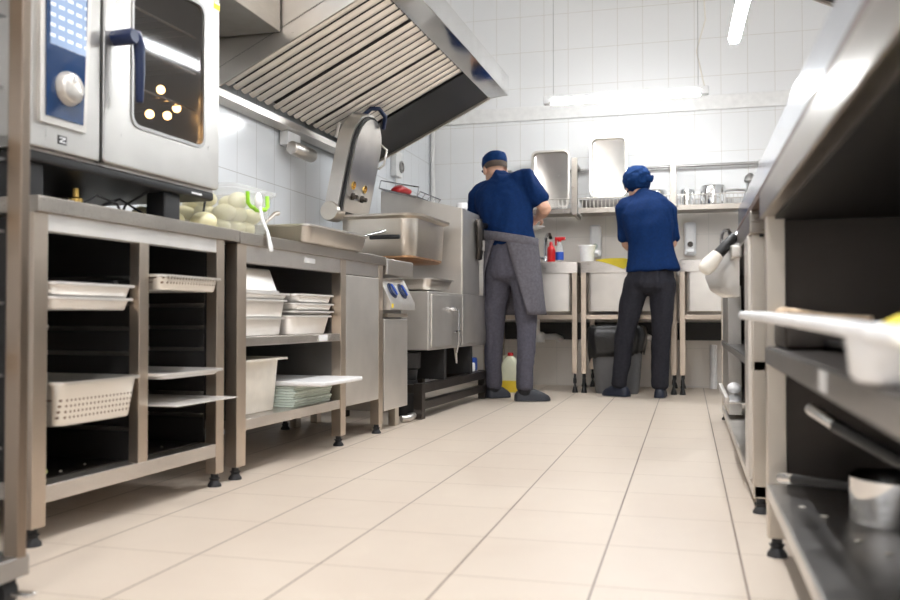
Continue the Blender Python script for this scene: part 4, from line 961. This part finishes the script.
for nm, a_, toe, heel in (('shoe', anL, (-1.195, 6.01, 0), (-1.325, 5.88, 0)), ('shoe', anR, (-.885, 5.815, 0), (-1.105, 5.725, 0))):
    s_ = MB(); shoe(s_, W(heel), W(toe), .047, .085); so = s_.build(nm, 'shoe', t)
    MB().limb([(a_ + Vector((0, 0, -.03)), .045, .047), (a_ + Vector((0, 0, .05)), .048, .05)]).build('sock', 'sock', t)
pl = MB().lathe([(.05, 0), (.09, .012), (.10, .018), (.098, .021), (.05, .006), (.004, .005)], (0, 0, 0), 24)
tag(pl.build('plate', 'white_pl', loc=(-1.075, 6.175, 1.178)), 'white plate held in front of the man', 'plate')
# ---- woman
t = thing('person', 'woman in navy cap and shirt and charcoal trousers at the middle sink', 'person', (-.27, 6.2, 0))
def W(p): return Vector(p) - Vector((-.27, 6.2, 0))
hc = W((-.342, 6.295, 1.475)); HR = Matrix.Rotation(math.radians(14), 3, 'Z') @ Matrix.Rotation(math.radians(-26), 3, 'X')
b = MB(); head(b, hc, HR, .98)
b.limb([(W((-.29, 6.225, 1.32)), .055, .055), (W((-.31, 6.245, 1.39)), .048, .05), (W((-.333, 6.28, 1.46)), .047, .05)])
b.limb([(W((-.25, 6.19, .84)), .14, .09), (W((-.245, 6.19, 1.0)), .11, .075), (W((-.265, 6.2, 1.2)), .13, .085), (W((-.28, 6.22, 1.33)), .125, .07)])
ls, le, lw = W((-.425, 6.235, 1.32)), W((-.412, 6.26, 1.07)), W((-.365, 6.44, 1.03))
rs, re, rw = W((-.122, 6.225, 1.30)), W((-.105, 6.26, 1.07)), W((-.17, 6.44, 1.03))
for s_, e_, w_ in ((rs, re, rw), (ls, le, lw)):
    b.limb([(s_, .047, .047), (s_.lerp(e_, .5), .042, .043), (e_, .036, .036)]); b.limb([(e_, .036, .037), (e_.lerp(w_, .35), .038, .036), (w_, .025, .022)], (0, 0, 1))
hand(b, lw, (.25, .9, -.15), (0, .1, 1), .9, .6, -1); hand(b, rw, (-.25, .9, -.15), (0, .1, 1), .9, .6, 1)
hipL, knL, anL = W((-.335, 6.18, .82)), W((-.42, 6.22, .46)), W((-.468, 6.27, .085))
hipR, knR, anR = W((-.165, 6.18, .82)), W((-.178, 6.215, .46)), W((-.19, 6.25, .085))
for h_, k_, a_ in ((hipL, knL, anL), (hipR, knR, anR)): b.limb([(h_, .072, .075), (k_, .047, .05), (k_.lerp(a_, .35), .044, .046), (a_, .031, .034)])
b.limb([(anL, .031, .033), (W((-.495, 6.29, .045)), .026, .02), (W((-.53, 6.31, .028)), .024, .012)], (1, 0, 0)); b.limb([(anR, .031, .033), (W((-.19, 6.29, .045)), .026, .02), (W((-.19, 6.34, .028)), .024, .012)], (1, 0, 0))
remesh(b, 'body', 'skin', t, .006, 3)
face_details(hc, HR, .98, t)
c_ = MB(); HC = HR
c_.ell(hc + HC @ Vector((.0, -.034, .034)), (.10, .108, .098), 24, 16, HC)
c_.loft([[hc + HC @ Vector((.09 * a * math.cos(2 * PI * k / 24), -.012 + .102 * a * math.sin(2 * PI * k / 24), z)) for k in range(24)] for a, z in ((.98, .0), (1.03, .01), (1.04, .05), (.9, .09))])
c_.ell(hc + HC @ Vector((0, .095, .03)), (.06, .04, .012), 16, 8, HC)
c_.limb([(hc + HC @ Vector((.05, -.115, -.005)), .02, .012), (hc + HC @ Vector((.085, -.12, -.02)), .03, .012)], (0, 0, 1), 10)
remesh(c_, 'cap', 'navy_cap', t, .006, 3, .009, (14, 14, 22), 4)
sh = MB()
sh.limb([(W((-.232, 6.178, .868)), .188, .142), (W((-.233, 6.178, .90)), .182, .138), (W((-.238, 6.18, .96)), .165, .122), (W((-.245, 6.185, 1.06)), .150, .112), (W((-.258, 6.195, 1.17)), .165, .118), (W((-.268, 6.205, 1.27)), .175, .108), (W((-.275, 6.215, 1.33)), .168, .09), (W((-.285, 6.225, 1.375)), .12, .07), (W((-.305, 6.24, 1.41)), .06, .06)], (1, 0, .02), 24, rnd0=False)
for s_, e_ in ((ls, le), (rs, re)):
    sh.ell(s_ + (W((-.275, 6.215, 1.33)) - s_) * .22, (.066, .074, .06), 20, 12); sh.limb([(W((-.295, 6.232, 1.375)), .055, .055), (s_.lerp(W((-.295, 6.232, 1.375)), .5), .062, .058), (s_, .064, .06)], (0, 1, 0))
    sh.limb([(s_, .062, .068), (s_.lerp(e_, .45), .058, .062), (s_.lerp(e_, .86), .060, .064)], (1, 0, 0), 18)
remesh(sh, 'shirt', 'navy', t, .008, 14, .011, (9, 9, 4), 15)
tr = MB()
tr.limb([(W((-.245, 6.18, .93)), .135, .105), (W((-.248, 6.178, .86)), .158, .122), (W((-.25, 6.175, .78)), .172, .125)])
for h_, k_, a_ in ((hipL, knL, anL), (hipR, knR, anR)):
    tr.limb([(h_ + Vector((0, 0, -.02)), .09, .1), (h_.lerp(k_, .4), .084, .088), (k_, .066, .07), (k_.lerp(a_, .5), .06, .064), (a_ + Vector((0, 0, .0)), .056, .062)], (1, 0, 0), 18)
remesh(tr, 'trousers', 'dark_cl', t, .008, 5, .009, (11, 11, 5), 19)
for toe, heel in (((-.585, 6.345, 0), (-.40, 6.235, 0)), ((-.185, 6.44, 0), (-.192, 6.19, 0))):
    s_ = MB(); shoe(s_, W(heel), W(toe), .046, .085); s_.build('clog', 'shoe_navy', t)
# ------------------------------------------------------------------ camera, world, view
f = 880.
pitch = math.atan(18 / f); yaw = math.atan(238 / f * math.cos(pitch))
cam = bpy.data.cameras.new('camera'); co = bpy.data.objects.new('camera', cam); C.objects.link(co)
cam.sensor_width = 36; cam.lens = f / 900 * 36; cam.clip_start = .02
co.location = (0, 0, .55); co.rotation_euler = (PI / 2 + pitch, 0, yaw)
cam.dof.use_dof = True; cam.dof.focus_distance = 4.4; cam.dof.aperture_fstop = 3.0
S.camera = co
w = bpy.data.worlds.new('world'); S.world = w; w.use_nodes = True
w.node_tree.nodes['Background'].inputs[0].default_value = (1, .95, .9, 1); w.node_tree.nodes['Background'].inputs[1].default_value = .15
S.view_settings.view_transform = 'Standard'; S.view_settings.look = 'None'; S.view_settings.gamma = 1; S.view_settings.exposure = 1.25
S.cycles.max_bounces = 10; S.cycles.diffuse_bounces = 6; S.cycles.glossy_bounces = 5; S.cycles.transparent_max_bounces = 12
S.cycles.sample_clamp_indirect = 6.; S.cycles.use_denoising = True
